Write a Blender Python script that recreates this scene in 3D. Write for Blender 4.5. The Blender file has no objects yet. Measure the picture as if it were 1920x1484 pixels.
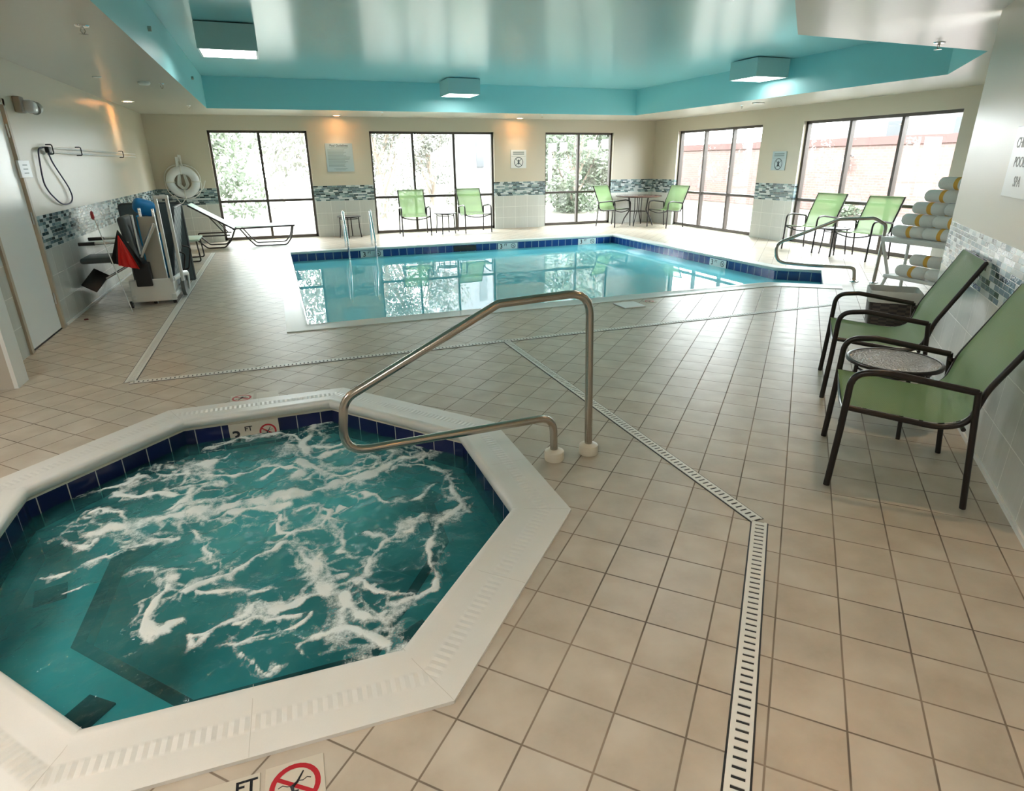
import bpy, bmesh, math, random
from mathutils import Vector, Matrix, noise
from mathutils.geometry import tessellate_polygon
C = bpy.context.scene.collection
D = bpy.data
SC = bpy.context.scene
R2 = math.sqrt(.5)

# ------------------------------------------------------------------ camera, world, sun, big lights, exposure
def setup_camera():
    yaw, pit, rol, f = 0.3558, 0.3666, -0.0101, 1141.5
    fw = Vector((math.sin(yaw)*math.cos(pit), math.cos(yaw)*math.cos(pit), -math.sin(pit)))
    rt = Vector((math.cos(yaw), -math.sin(yaw), 0)); up = rt.cross(fw)
    r2 = math.cos(rol)*rt + math.sin(rol)*up; u2 = -math.sin(rol)*rt + math.cos(rol)*up
    cam = D.cameras.new('camera'); o = D.objects.new('camera', cam); C.objects.link(o)
    m = Matrix((r2, u2, -fw)).transposed().to_4x4(); m.translation = Vector((0, 0, 1.5))
    o.matrix_world = m
    cam.sensor_fit = 'HORIZONTAL'; cam.sensor_width = 36; cam.lens = f/1920*36
    cam.clip_start = .05; cam.clip_end = 300
    SC.camera = o
setup_camera()
w = D.worlds.new('sky'); SC.world = w; w.use_nodes = True
bg = w.node_tree.nodes['Background']
bg.inputs[0].default_value = (.93, .97, 1, 1); bg.inputs[1].default_value = 14.5
sun = D.lights.new('sun', 'SUN'); sun.energy = 2; sun.angle = .03; sun.color = (1, .96, .9)
so = D.objects.new('sun', sun); C.objects.link(so); so.rotation_euler = (math.radians(38), 0, math.radians(-60)); so.location = (0, -20, 20)
SC.view_settings.view_transform = 'Standard'; SC.view_settings.look = 'None'
SC.view_settings.exposure = 0.87; SC.view_settings.gamma = 1; SC.view_settings.use_curve_mapping = False
SC.cycles.max_bounces = 10; SC.cycles.diffuse_bounces = 5; SC.cycles.glossy_bounces = 4
SC.cycles.transparent_max_bounces = 16; SC.cycles.transmission_bounces = 4
SC.cycles.caustics_reflective = False; SC.cycles.caustics_refractive = False
SC.cycles.sample_clamp_indirect = 6; SC.cycles.use_denoising = True

# room dimensions (metres)
XL, YB, XR, H, HT = -2.114, 14.29, 9.215, 2.4148, 2.915
M1, M2, WT, WB, BAR = 1.06, .748, 2.14, .04, .787
V0 = 1.0385                                   # the angled wall is the plane x-y = V0*sqrt2
def uv45(u, v, z=0): return Vector((u*R2+v*R2, u*R2-v*R2, z))
def portal(loc, rot, sx, sy):
    l = D.lights.new('portal', 'AREA'); l.shape = 'RECTANGLE'; l.size = sx; l.size_y = sy
    l.cycles.is_portal = True
    o = D.objects.new('window_portal', l); C.objects.link(o); o.location = loc; o.rotation_euler = rot
WINX = [(-1.034, .849, 2), (2.119, 4.933, 3), (6.217, 8.043, 2)]
WINY = [(10.494, 13.305, 3), (6.551, 9.445, 3)]
for a, b, n in WINX: portal(((a+b)/2, YB+.2, 1.09), (-math.pi/2, 0, 0), b-a, 2.1)
for a, b, n in WINY: portal((XR+.2, (a+b)/2, 1.09), (math.pi/2, 0, math.pi/2), b-a, 2.1)

# ------------------------------------------------------------------ helpers
class MB:
    def __init__(s): s.v = []; s.f = []; s.uv = []; s.mi = []; s.cur = 0
    def face(s, pts, uvs=None):
        n = len(s.v); s.v += [tuple(p) for p in pts]; s.f.append(tuple(range(n, n+len(pts))))
        s.uv.append(uvs or [(0, 0)]*len(pts)); s.mi.append(s.cur)
    def grid(s, rows, closed_u=False, closed_v=False, uvf=None):
        n = len(s.v); nr = len(rows); nc = len(rows[0])
        for r in rows: s.v += [tuple(p) for p in r]
        for i in range(nr if closed_v else nr-1):
            for j in range(nc if closed_u else nc-1):
                a = n+i*nc+j; b = n+i*nc+(j+1) % nc; c = n+((i+1) % nr)*nc+(j+1) % nc; d = n+((i+1) % nr)*nc+j
                s.f.append((a, b, c, d)); s.mi.append(s.cur)
                s.uv.append([uvf(i, j), uvf(i, j+1), uvf(i+1, j+1), uvf(i+1, j)] if uvf else [(0, 0)]*4)
        return n
    def poly(s, idx): s.f.append(tuple(idx)); s.uv.append([(0, 0)]*len(idx)); s.mi.append(s.cur)
    def box(s, c, d, m=None):
        x, y, z = c; a, b, e = d[0]/2, d[1]/2, d[2]/2; n = len(s.v)
        for k in range(8):
            p = Vector((x+(a if k & 1 else -a), y+(b if k & 2 else -b), z+(e if k & 4 else -e)))
            s.v.append(tuple(m @ p if m else p))
        for q in ((0, 2, 3, 1), (4, 5, 7, 6), (0, 1, 5, 4), (2, 6, 7, 3), (0, 4, 6, 2), (1, 3, 7, 5)):
            s.poly([n+i for i in q])
    def rbox(s, c, d, r=.01, m=None):
        bm = bmesh.new(); bmesh.ops.create_cube(bm, size=1)
        for v in bm.verts: v.co = Vector((v.co.x*d[0], v.co.y*d[1], v.co.z*d[2]))
        bmesh.ops.bevel(bm, geom=bm.edges[:], offset=r, segments=3, affect='EDGES', profile=.5)
        n = len(s.v); bm.verts.index_update()
        for v in bm.verts:
            p = v.co+Vector(c); s.v.append(tuple(m @ p if m else p))
        for f in bm.faces: s.poly([n+v.index for v in f.verts])
        bm.free()
    def tube(s, pts, r, n=10, closed=False, flat=1, caps=True):
        pts = [Vector(p) for p in pts]; N = len(pts); rows = []; prev = None
        for i, p in enumerate(pts):
            if closed: t = pts[(i+1) % N]-pts[i-1]
            else: t = pts[min(i+1, N-1)]-pts[max(i-1, 0)]
            t.normalize()
            if prev is None:
                a = Vector((0, 0, 1)) if abs(t.z) < .9 else Vector((1, 0, 0)); u = (a-t*a.dot(t)).normalized()
            else: u = (prev-t*prev.dot(t)).normalized()
            prev = u; w_ = t.cross(u)
            rr = r[i] if isinstance(r, (list, tuple)) else r
            rows.append([p+(u*math.cos(2*math.pi*k/n)+w_*math.sin(2*math.pi*k/n)*flat)*rr for k in range(n)])
        b = s.grid(rows, closed_u=True, closed_v=closed)
        if caps and not closed:
            s.poly([b+k for k in range(n)][::-1]); s.poly([b+(N-1)*n+k for k in range(n)])
    def lathe(s, prof, c=(0, 0, 0), n=32, sx=1, sy=1):
        rows = [[(c[0]+r*math.cos(2*math.pi*k/n)*sx, c[1]+r*math.sin(2*math.pi*k/n)*sy, c[2]+z) for k in range(n)] for r, z in prof]
        b = s.grid(rows, closed_u=True)
        if prof[0][0] > 1e-4: s.poly([b+k for k in range(n)][::-1])
        if prof[-1][0] > 1e-4: s.poly([b+(len(prof)-1)*n+k for k in range(n)])
    def sweep(s, poly, prof, closed_prof=False):
        """sweep a (offset, z) profile round a closed counter-clockwise polygon; positive offset = outwards"""
        N = len(poly); P = [Vector((p[0], p[1])) for p in poly]; per = [0]
        for i in range(N): per.append(per[-1]+(P[(i+1) % N]-P[i]).length)
        mit = []
        for i in range(N):
            a = (P[i]-P[i-1]).normalized(); b = (P[(i+1) % N]-P[i]).normalized()
            na = Vector((a.y, -a.x)); nb = Vector((b.y, -b.x)); m = na+nb; m = m/ m.dot(na); mit.append(m)
        pl = [0]
        for k in range(1, len(prof)): pl.append(pl[-1]+math.dist(prof[k-1], prof[k]))
        K = len(prof)
        for i in range(N):
            j = (i+1) % N; dr = (P[j]-P[i]).normalized()
            for k in range(K if closed_prof else K-1):
                o0, z0 = prof[k]; o1, z1 = prof[(k+1) % K]
                def pt(q, o, z): a = P[q]+mit[q]*o; return (a.x, a.y, z)
                t0 = pl[k]; t1 = pl[(k+1) % K]
                s.face([pt(i, o0, z0), pt(j, o0, z0), pt(j, o1, z1), pt(i, o1, z1)],
                       [(per[i]+mit[i].dot(dr)*o0, t0), (per[i+1]+mit[j].dot(dr)*o0, t0), (per[i+1]+mit[j].dot(dr)*o1, t1), (per[i]+mit[i].dot(dr)*o1, t1)])
    def build(s, name, mats, parent=None, smooth=None, merge=True, loc=None):
        me = D.meshes.new(name); me.from_pydata(s.v, [], s.f)
        ul = me.uv_layers.new(name='UVMap'); k = 0
        for u in s.uv:
            for q in u: ul.data[k].uv = q; k += 1
        if not isinstance(mats, (list, tuple)): mats = [mats]
        for m in mats: me.materials.append(m)
        me.polygons.foreach_set('material_index', s.mi)
        bm = bmesh.new(); bm.from_mesh(me)
        if merge: bmesh.ops.remove_doubles(bm, verts=bm.verts, dist=1e-5)
        bmesh.ops.recalc_face_normals(bm, faces=bm.faces) if merge == True else None
        bm.to_mesh(me); bm.free()
        if smooth is not None:
            me.polygons.foreach_set('use_smooth', [True]*len(me.polygons)); me.set_sharp_from_angle(angle=math.radians(smooth))
        me.update()
        o = D.objects.new(name, me); C.objects.link(o)
        if parent: o.parent = parent
        if loc: o.location = loc
        return o
def tag(o, label=None, cat=None, group=None, kind=None):
    if label: o['label'] = label
    if cat: o['category'] = cat
    if group: o['group'] = group
    if kind: o['kind'] = kind
    return o
def thing(name, label, cat, loc=(0, 0, 0), rz=0, group=None):
    o = D.objects.new(name, None); C.objects.link(o); o.location = loc; o.rotation_euler = (0, 0, rz)
    o.empty_display_size = .1
    return tag(o, label, cat, group)
def dup(root, loc, rz, label, group=None):
    r = root.copy(); C.objects.link(r); r.location = loc; r.rotation_euler = (0, 0, rz); r['label'] = label
    if group: r['group'] = group
    for ch in list(root.children):
        c = ch.copy(); C.objects.link(c); c.parent = r
        for g in list(ch.children):
            d = g.copy(); C.objects.link(d); d.parent = c
    return r
def fil(pts, r, n=6):
    """round the corners of a polyline; r is one radius or a list per inner corner"""
    P = [Vector(p) for p in pts]; out = [P[0]]
    for i in range(1, len(P)-1):
        rr = r[i-1] if isinstance(r, (list, tuple)) else r
        a = (P[i-1]-P[i]); b = (P[i+1]-P[i]); la, lb = a.length, b.length; a.normalize(); b.normalize()
        ang = a.angle(b); d = min(rr/math.tan(ang/2), la*.49, lb*.49) if ang < 3.1 else 0
        if d < 1e-5: out.append(P[i]); continue
        p0 = P[i]+a*d; p2 = P[i]+b*d
        for k in range(n+1):
            t = k/n; out.append(p0*(1-t)**2+P[i]*2*t*(1-t)+p2*t*t)
    out.append(P[-1]); return out
def text_mb(mb, s, size, m, extrude=.001, align='CENTER', bold=False):
    cu = D.curves.new('t', 'FONT'); cu.body = s; cu.size = size; cu.extrude = extrude; cu.align_x = align; cu.align_y = 'CENTER'
    if bold: cu.offset = size*.02
    cu.resolution_u = 3
    o = D.objects.new('t', cu); C.objects.link(o); bpy.context.view_layer.update()
    dg = bpy.context.evaluated_depsgraph_get(); me = o.evaluated_get(dg).to_mesh()
    n = len(mb.v)
    for v in me.vertices: mb.v.append(tuple(m @ v.co))
    for p in me.polygons: mb.poly([n+i for i in p.vertices])
    o.evaluated_get(dg).to_mesh_clear(); D.objects.remove(o); D.curves.remove(cu)

# ------------------------------------------------------------------ materials
def mat(name, col=(.8, .8, .8), rough=.5, metal=0, spec=.5, **k):
    m = D.materials.new(name); m.use_nodes = True; b = m.node_tree.nodes['Principled BSDF']
    b.inputs['Base Color'].default_value = (*col, 1); b.inputs['Roughness'].default_value = rough
    b.inputs['Metallic'].default_value = metal; b.inputs['Specular IOR Level'].default_value = spec
    for q, v in k.items(): b.inputs[q.replace('_', ' ')].default_value = v
    return m
class NT:
    def __init__(s, m): s.t = m.node_tree; s.b = s.t.nodes['Principled BSDF']; s.out = s.t.nodes['Material Output']
    def n(s, typ, **k):
        x = s.t.nodes.new(typ)
        for q, v in k.items():
            if q.startswith('i_'):
                key = q[2:]; key = int(key) if key.isdigit() else key.replace('_', ' ')
                x.inputs[key].default_value = v
            else: setattr(x, q, v)
        return x
    def l(s, a, b): s.t.links.new(a, b)
    def math(s, op, a, b=None, c=None):
        x = s.n('ShaderNodeMath', operation=op)
        for i, q in enumerate((a, b, c)):
            if q is None: continue
            if isinstance(q, (int, float)): x.inputs[i].default_value = q
            else: s.l(q, x.inputs[i])
        return x.outputs[0]
    def mix(s, f, a, b, mode='MIX'):
        x = s.n('ShaderNodeMix', data_type='RGBA', blend_type=mode)
        for i, q in ((0, f), (6, a), (7, b)):
            if isinstance(q, (int, float)): x.inputs[i].default_value = q
            elif isinstance(q, tuple): x.inputs[i].default_value = (*q, 1)
            else: s.l(q, x.inputs[i])
        return x.outputs[2]
    def ramp(s, f, stops, interp='LINEAR'):
        x = s.n('ShaderNodeValToRGB'); r = x.color_ramp; r.interpolation = interp
        while len(r.elements) < len(stops): r.elements.new(.5)
        for e, (p, c) in zip(r.elements, stops): e.position = p; e.color = (*c, 1)
        s.l(f, x.inputs[0]); return x.outputs[0]
    def bump(s, h, strength=.3, dist=.01):
        x = s.n('ShaderNodeBump', i_Strength=strength, i_Distance=dist); s.l(h, x.inputs['Height']); s.l(x.outputs[0], s.b.inputs['Normal']); return x
    def pos(s): return s.n('ShaderNodeNewGeometry').outputs['Position']
    def uv(s): return s.n('ShaderNodeUVMap', uv_map='UVMap').outputs[0]
    def noise(s, vec, scale, detail=3, rough=.5):
        x = s.n('ShaderNodeTexNoise', i_Scale=scale, i_Detail=detail, i_Roughness=rough)
        if vec is not None: s.l(vec, x.inputs['Vector'])
        return x.outputs['Fac']

def grid_mask(t, u, v, pu, pv, ou, ov, g):
    """1 on the grout lines of a pu x pv grid; also the cell numbers"""
    a = t.math('DIVIDE', t.math('SUBTRACT', u, ou), pu); b = t.math('DIVIDE', t.math('SUBTRACT', v, ov), pv)
    fa = t.math('ABSOLUTE', t.math('SUBTRACT', t.math('FRACT', t.math('ADD', a, .5)), .5))
    fb = t.math('ABSOLUTE', t.math('SUBTRACT', t.math('FRACT', t.math('ADD', b, .5)), .5))
    da = t.math('MULTIPLY', fa, pu); db = t.math('MULTIPLY', fb, pv); d = t.math('MINIMUM', da, db)
    x = t.n('ShaderNodeMapRange', interpolation_type='SMOOTHSTEP', i_1=g*.5, i_2=g*1.1, i_3=1., i_4=0.); t.l(d, x.inputs[0])
    return x.outputs[0], t.math('FLOOR', a), t.math('FLOOR', b)

def floor_material():
    m = mat('ceramic_floor_tile', rough=.3); t = NT(m)
    s = t.n('ShaderNodeSeparateXYZ'); t.l(t.pos(), s.inputs[0]); x, y = s.outputs[0], s.outputs[1]
    u = t.math('MULTIPLY', t.math('ADD', x, y), R2); v = t.math('MULTIPLY', t.math('SUBTRACT', x, y), R2)
    g, ca, cb = grid_mask(t, u, v, .2043, .2043, 1.525, .12, .0036)
    cv = t.n('ShaderNodeCombineXYZ'); t.l(ca, cv.inputs[0]); t.l(cb, cv.inputs[1])
    wn = t.n('ShaderNodeTexWhiteNoise', noise_dimensions='3D'); t.l(cv.outputs[0], wn.inputs['Vector'])
    off = t.n('ShaderNodeVectorMath', operation='MULTIPLY_ADD'); t.l(wn.outputs['Color'], off.inputs[0]); off.inputs[1].default_value = (5, 5, 5); t.l(t.pos(), off.inputs[2])
    n1 = t.noise(off.outputs[0], 6, 2, .45); n2 = t.noise(t.pos(), 55, 2)
    col = t.ramp(n1, [(.25, (.38, .315, .24)), (.5, (.475, .405, .32)), (.74, (.575, .51, .425))])
    col = t.mix(t.math('MULTIPLY', wn.outputs['Value'], .35), col, (.46, .42, .36))
    col = t.mix(t.math('MULTIPLY', n2, .25), col, (.62, .55, .46))
    gn = t.noise(t.pos(), 2.2, 3)
    gc = t.ramp(gn, [(.38, (.13, .10, .075)), (.6, (.27, .21, .155))])
    col = t.mix(g, col, gc); t.l(col, t.b.inputs['Base Color'])
    r = t.n('ShaderNodeMapRange', i_3=.30, i_4=.40); t.l(n1, r.inputs[0])
    rr = t.math('MAXIMUM', r.outputs[0], t.math('MULTIPLY', g, .8)); t.l(rr, t.b.inputs['Roughness'])
    h = t.math('ADD', t.math('MULTIPLY', t.math('SUBTRACT', 1., g), 1.), t.math('MULTIPLY', n1, .25))
    t.bump(h, .35, .002); return m
FLOOR = floor_material()

def wall_material():
    """beige paint, a glass mosaic band, glazed wall tiles below; uv = (metres along, metres up)"""
    m = mat('painted_and_tiled_wall', rough=.4); t = NT(m)
    uv = t.uv(); s = t.n('ShaderNodeSeparateXYZ'); t.l(uv, s.inputs[0]); u, v = s.outputs[0], s.outputs[1]
    # mosaic: rows 3.9 cm, bricks of 9.4 cm staggered by row at random
    row = t.math('FLOOR', t.math('DIVIDE', t.math('SUBTRACT', v, M2), .0312))
    wr = t.n('ShaderNodeTexWhiteNoise', noise_dimensions='1D'); t.l(row, wr.inputs['W'])
    us = t.math('ADD', u, t.math('MULTIPLY', wr.outputs['Value'], .5))
    gm, cu, cvv = grid_mask(t, us, v, .098, .0312, 0, M2, .0018)
    cc = t.n('ShaderNodeCombineXYZ'); t.l(cu, cc.inputs[0]); t.l(row, cc.inputs[1])
    wn = t.n('ShaderNodeTexWhiteNoise', noise_dimensions='3D'); t.l(cc.outputs[0], wn.inputs['Vector'])
    mc = t.ramp(wn.outputs['Value'], [(0, (.03, .055, .06)), (.16, (.10, .16, .17)), (.34, (.22, .33, .34)), (.5, (.38, .47, .48)), (.62, (.60, .66, .67)), (.84, (.13, .20, .24))], 'CONSTANT')
    mc = t.mix(gm, mc, (.62, .64, .62))
    gt, a1, b1 = grid_mask(t, u, v, .305, .2493, .11, 0, .0034)
    cv2 = t.n('ShaderNodeCombineXYZ'); t.l(a1, cv2.inputs[0]); t.l(b1, cv2.inputs[1])
    w2 = t.n('ShaderNodeTexWhiteNoise', noise_dimensions='3D'); t.l(cv2.outputs[0], w2.inputs['Vector'])
    st = t.n('ShaderNodeMapping'); st.inputs['Scale'].default_value = (40, 1.5, 1); t.l(uv, st.inputs[0])
    sn = t.noise(st.outputs[0], 1, 3)
    tc = t.mix(sn, (.56, .58, .55), (.67, .68, .65)); tc = t.mix(t.math('MULTIPLY', w2.outputs['Value'], .3), tc, (.68, .68, .65))
    tc = t.mix(gt, tc, (.90, .90, .86))
    pn = t.noise(t.pos(), 90, 2)
    pc = t.mix(pn, (.60, .54, .43), (.63, .57, .46))
    isM = t.math('GREATER_THAN', v, M2); isP = t.math('GREATER_THAN', v, M1)
    col = t.mix(isM, tc, mc); col = t.mix(isP, col, pc); t.l(col, t.b.inputs['Base Color'])
    ro = t.math('ADD', t.math('MULTIPLY', wn.outputs['Value'], .22), .06)
    r = t.n('ShaderNodeMix', data_type='FLOAT'); t.l(isM, r.inputs[0]); r.inputs[2].default_value = .13; t.l(ro, r.inputs[3])
    r2 = t.n('ShaderNodeMix', data_type='FLOAT'); t.l(isP, r2.inputs[0]); t.l(r.outputs[0], r2.inputs[2]); r2.inputs[3].default_value = .33
    t.l(r2.outputs[0], t.b.inputs['Roughness'])
    # every glass tile sits at its own slight tilt
    hu = t.math('MULTIPLY', t.math('SUBTRACT', wn.outputs['Value'], .5), t.math('FRACT', t.math('DIVIDE', us, .098)))
    hh = t.math('ADD', t.math('MULTIPLY', hu, 3.0), t.math('MULTIPLY', t.noise(t.pos(), 45, 2), 1.6))
    hm = t.math('SUBTRACT', hh, t.math('MULTIPLY', gm, 1.5))
    ht = t.math('ADD', t.math('MULTIPLY', gt, -.8), t.math('MULTIPLY', sn, .12))
    hx = t.n('ShaderNodeMix', data_type='FLOAT'); t.l(isM, hx.inputs[0]); t.l(ht, hx.inputs[2]); t.l(hm, hx.inputs[3])
    hy = t.n('ShaderNodeMix', data_type='FLOAT'); t.l(isP, hy.inputs[0]); t.l(hx.outputs[0], hy.inputs[2]); t.l(t.math('MULTIPLY', pn, .25), hy.inputs[3])
    t.bump(hy.outputs[0], .5, .0016); return m
WALL = wall_material()

def ceil_material(name, col, rough):
    m = mat(name, col, rough); t = NT(m)
    mp = t.n('ShaderNodeMapping'); mp.inputs['Scale'].default_value = (3, 22, 3); t.l(t.pos(), mp.inputs[0])
    t.bump(t.noise(mp.outputs[0], 3, 4), .12, .004); return m
SOFFIT = ceil_material('soffit_paint', (.62, .60, .54), .26)
TEAL = ceil_material('teal_ceiling_paint', (.34, .64, .66), .22)
TEAL_SIDE = mat('teal_tray_paint', (.34, .70, .73), .45)
WHITE = mat('white_paint', (.8, .8, .78), .3)
DOORW = mat('door_white', (.86, .88, .88), .2)
TAUPE = mat('taupe_frame', (.46, .39, .30), .4)
BRONZE = mat('bronze_window_frame', (.06, .045, .035), .4)
BROWN = mat('dark_brown_metal', (.012, .008, .007), .28, metal=.0)
BLACK = mat('black_plastic', (.018, .018, .02), .4)
DGREY = mat('dark_grey_vinyl', (.075, .085, .09), .45)
WPLAS = mat('white_plastic', (.82, .82, .80), .35)
IVORY = mat('ivory_plastic', (.70, .66, .56), .4)
WMETAL = mat('white_powder_coat', (.78, .78, .76), .3)
ALU = mat('brushed_aluminium', (.72, .73, .74), .25, metal=1)
BEIGEP = mat('beige_panel', (.50, .47, .41), .45)
def steel():
    m = mat('stainless_steel', (.46, .42, .37), .24, metal=1); t = NT(m)
    t.bump(t.noise(t.pos(), 70, 2), .05, .001); return m
STEEL = steel()
BRIGHTSTEEL = mat('polished_steel', (.80, .82, .84), .14, metal=1)
CHROME = mat('chrome', (.85, .85, .86), .06, metal=1)
RED = mat('red_cloth', (.75, .03, .025), .6)
BLUE = mat('blue_foam', (.01, .28, .60), .5)
YELLOW = mat('yellow_stripe', (.80, .45, .08), .8)
SIGNBLUE = mat('pale_blue_sign', (.42, .53, .57), .3)
SIGNWHITE = mat('white_sign', (.72, .76, .78), .3)
INK = mat('sign_ink', (.06, .08, .10), .5)
INKG = mat('grey_sign_ink', (.20, .27, .28), .5)
INKB = mat('black_tile_ink', (.012, .012, .016), .3)
INKR = mat('red_tile_ink', (.45, .02, .03), .3)
def sling():
    m = mat('green_sling_mesh', (.20, .40, .12), .6); t = NT(m)
    uv = t.uv(); w_ = t.n('ShaderNodeTexWave', wave_type='BANDS', bands_direction='X', i_Scale=60.); t.l(uv, w_.inputs[0])
    w2 = t.n('ShaderNodeTexWave', wave_type='BANDS', bands_direction='Y', i_Scale=90.); t.l(uv, w2.inputs[0])
    h = t.math('MULTIPLY', w_.outputs['Fac'], w2.outputs['Fac'])
    col = t.mix(h, (.22, .36, .15), (.38, .55, .29)); t.l(col, t.b.inputs['Base Color']); t.bump(h, .3, .001)
    tr = t.n('ShaderNodeBsdfTransparent'); tl = t.n('ShaderNodeBsdfTranslucent'); t.l(col, tl.inputs[0])
    m1 = t.n('ShaderNodeMixShader', i_0=.4); t.l(t.b.outputs[0], m1.inputs[1]); t.l(tl.outputs[0], m1.inputs[2])
    m2 = t.n('ShaderNodeMixShader', i_0=.11); t.l(m1.outputs[0], m2.inputs[1]); t.l(tr.outputs[0], m2.inputs[2])
    t.l(m2.outputs[0], t.out.inputs[0]); return m
SLING = sling()
def glass(name='window_glass', tint=(.97, .99, .98), f=.05, rough=.0):
    m = mat(name); t = NT(m); tr = t.n('ShaderNodeBsdfTransparent'); tr.inputs[0].default_value = (*tint, 1)
    gl = t.n('ShaderNodeBsdfGlossy'); gl.inputs['Roughness'].default_value = rough
    lw = t.n('ShaderNodeLayerWeight', i_Blend=.5); mx = t.n('ShaderNodeMixShader')
    fr = t.math('ADD', t.math('MULTIPLY', t.math('POWER', lw.outputs['Facing'], 4.), .7), .04); t.l(fr, mx.inputs[0]); t.l(tr.outputs[0], mx.inputs[1]); t.l(gl.outputs[0], mx.inputs[2]); t.l(mx.outputs[0], t.out.inputs[0]); return m
GLASS = glass()
def pebble_glass():
    m = mat('pebbled_glass', (.40, .39, .39), .16); t = NT(m)
    v = t.n('ShaderNodeTexVoronoi', i_Scale=95.); t.l(t.pos(), v.inputs['Vector']); t.bump(v.outputs['Distance'], 1., .01); return m
PEBBLE = pebble_glass()
LAMPN = None
def emis(name, col, s):
    m = mat(name, col); b = m.node_tree.nodes['Principled BSDF']; b.inputs['Emission Color'].default_value = (*col, 1); b.inputs['Emission Strength'].default_value = s; return m
LAMPW = emis('lit_diffuser', (1, .98, .93), 7.0)
LAMPY = emis('lit_downlight', (1, .80, .55), 14.0)
def stone_coping():
    m = mat('coping_stone', (.74, .71, .63), .38); t = NT(m)
    uv = t.uv(); s = t.n('ShaderNodeSeparateXYZ'); t.l(uv, s.inputs[0]); u, v = s.outputs[0], s.outputs[1]
    a = t.math('ABSOLUTE', t.math('SUBTRACT', t.math('FRACT', t.math('DIVIDE', u, .0285)), .5))
    dv = t.math('ABSOLUTE', t.math('SUBTRACT', v, .125))
    msk = t.n('ShaderNodeMapRange', interpolation_type='SMOOTHSTEP', i_1=.018, i_2=.034, i_3=1., i_4=0.); t.l(dv, msk.inputs[0])
    h = t.math('MULTIPLY', a, msk.outputs[0])
    j = t.math('MULTIPLY', u, 0.)
    n = t.noise(t.pos(), 5, 4)
    col = t.mix(n, (.68, .665, .62), (.77, .76, .725)); col = t.mix(t.math('MULTIPLY', j, .5), col, (.85, .82, .74))
    n2 = t.noise(t.pos(), 300, 1); col = t.mix(t.math('MULTIPLY', n2, .15), col, (.5, .48, .42)); t.l(col, t.b.inputs['Base Color'])
    t.bump(t.math('ADD', h, t.math('MULTIPLY', j, -.15)), .7, .010); return m
COPING = stone_coping()
def band(name, c1, c2, grout, tw, g=.0035, rough=.12, off=0.):
    m = mat(name, c1, rough); t = NT(m); s = t.n('ShaderNodeSeparateXYZ'); t.l(t.uv(), s.inputs[0])
    gm, ca, cb = grid_mask(t, s.outputs[0], s.outputs[1], tw, 50., off, 25., g)
    w_ = t.n('ShaderNodeTexWhiteNoise', noise_dimensions='1D'); t.l(ca, w_.inputs['W'])
    col = t.mix(t.math('MULTIPLY', w_.outputs['Value'], .8), c1, c2); col = t.mix(gm, col, grout); t.l(col, t.b.inputs['Base Color'])
    t.bump(t.math('ADD', t.math('SUBTRACT', 1., gm), t.math('MULTIPLY', t.noise(t.pos(), 25, 2), .5)), .3, .003); return m
TUBBAND = band('navy_waterline_tile', (.008, .012, .06), (.012, .016, .09), (.42, .42, .42), .1525, off=.03)
POOLBAND = band('blue_waterline_tile', (.010, .05, .22), (.02, .075, .30), (.45, .60, .65), .1525, g=.005)
def plaster(name, c, c2):
    m = mat(name, c, .6); t = NT(m); t.l(t.mix(t.noise(t.pos(), 8, 4), c, c2), t.b.inputs['Base Color']); return m
TUBPLASTER = plaster('spa_plaster', (.40, .58, .57), (.50, .67, .66))
POOLPLASTER = plaster('pool_plaster', (.42, .82, .90), (.50, .86, .94))
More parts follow.
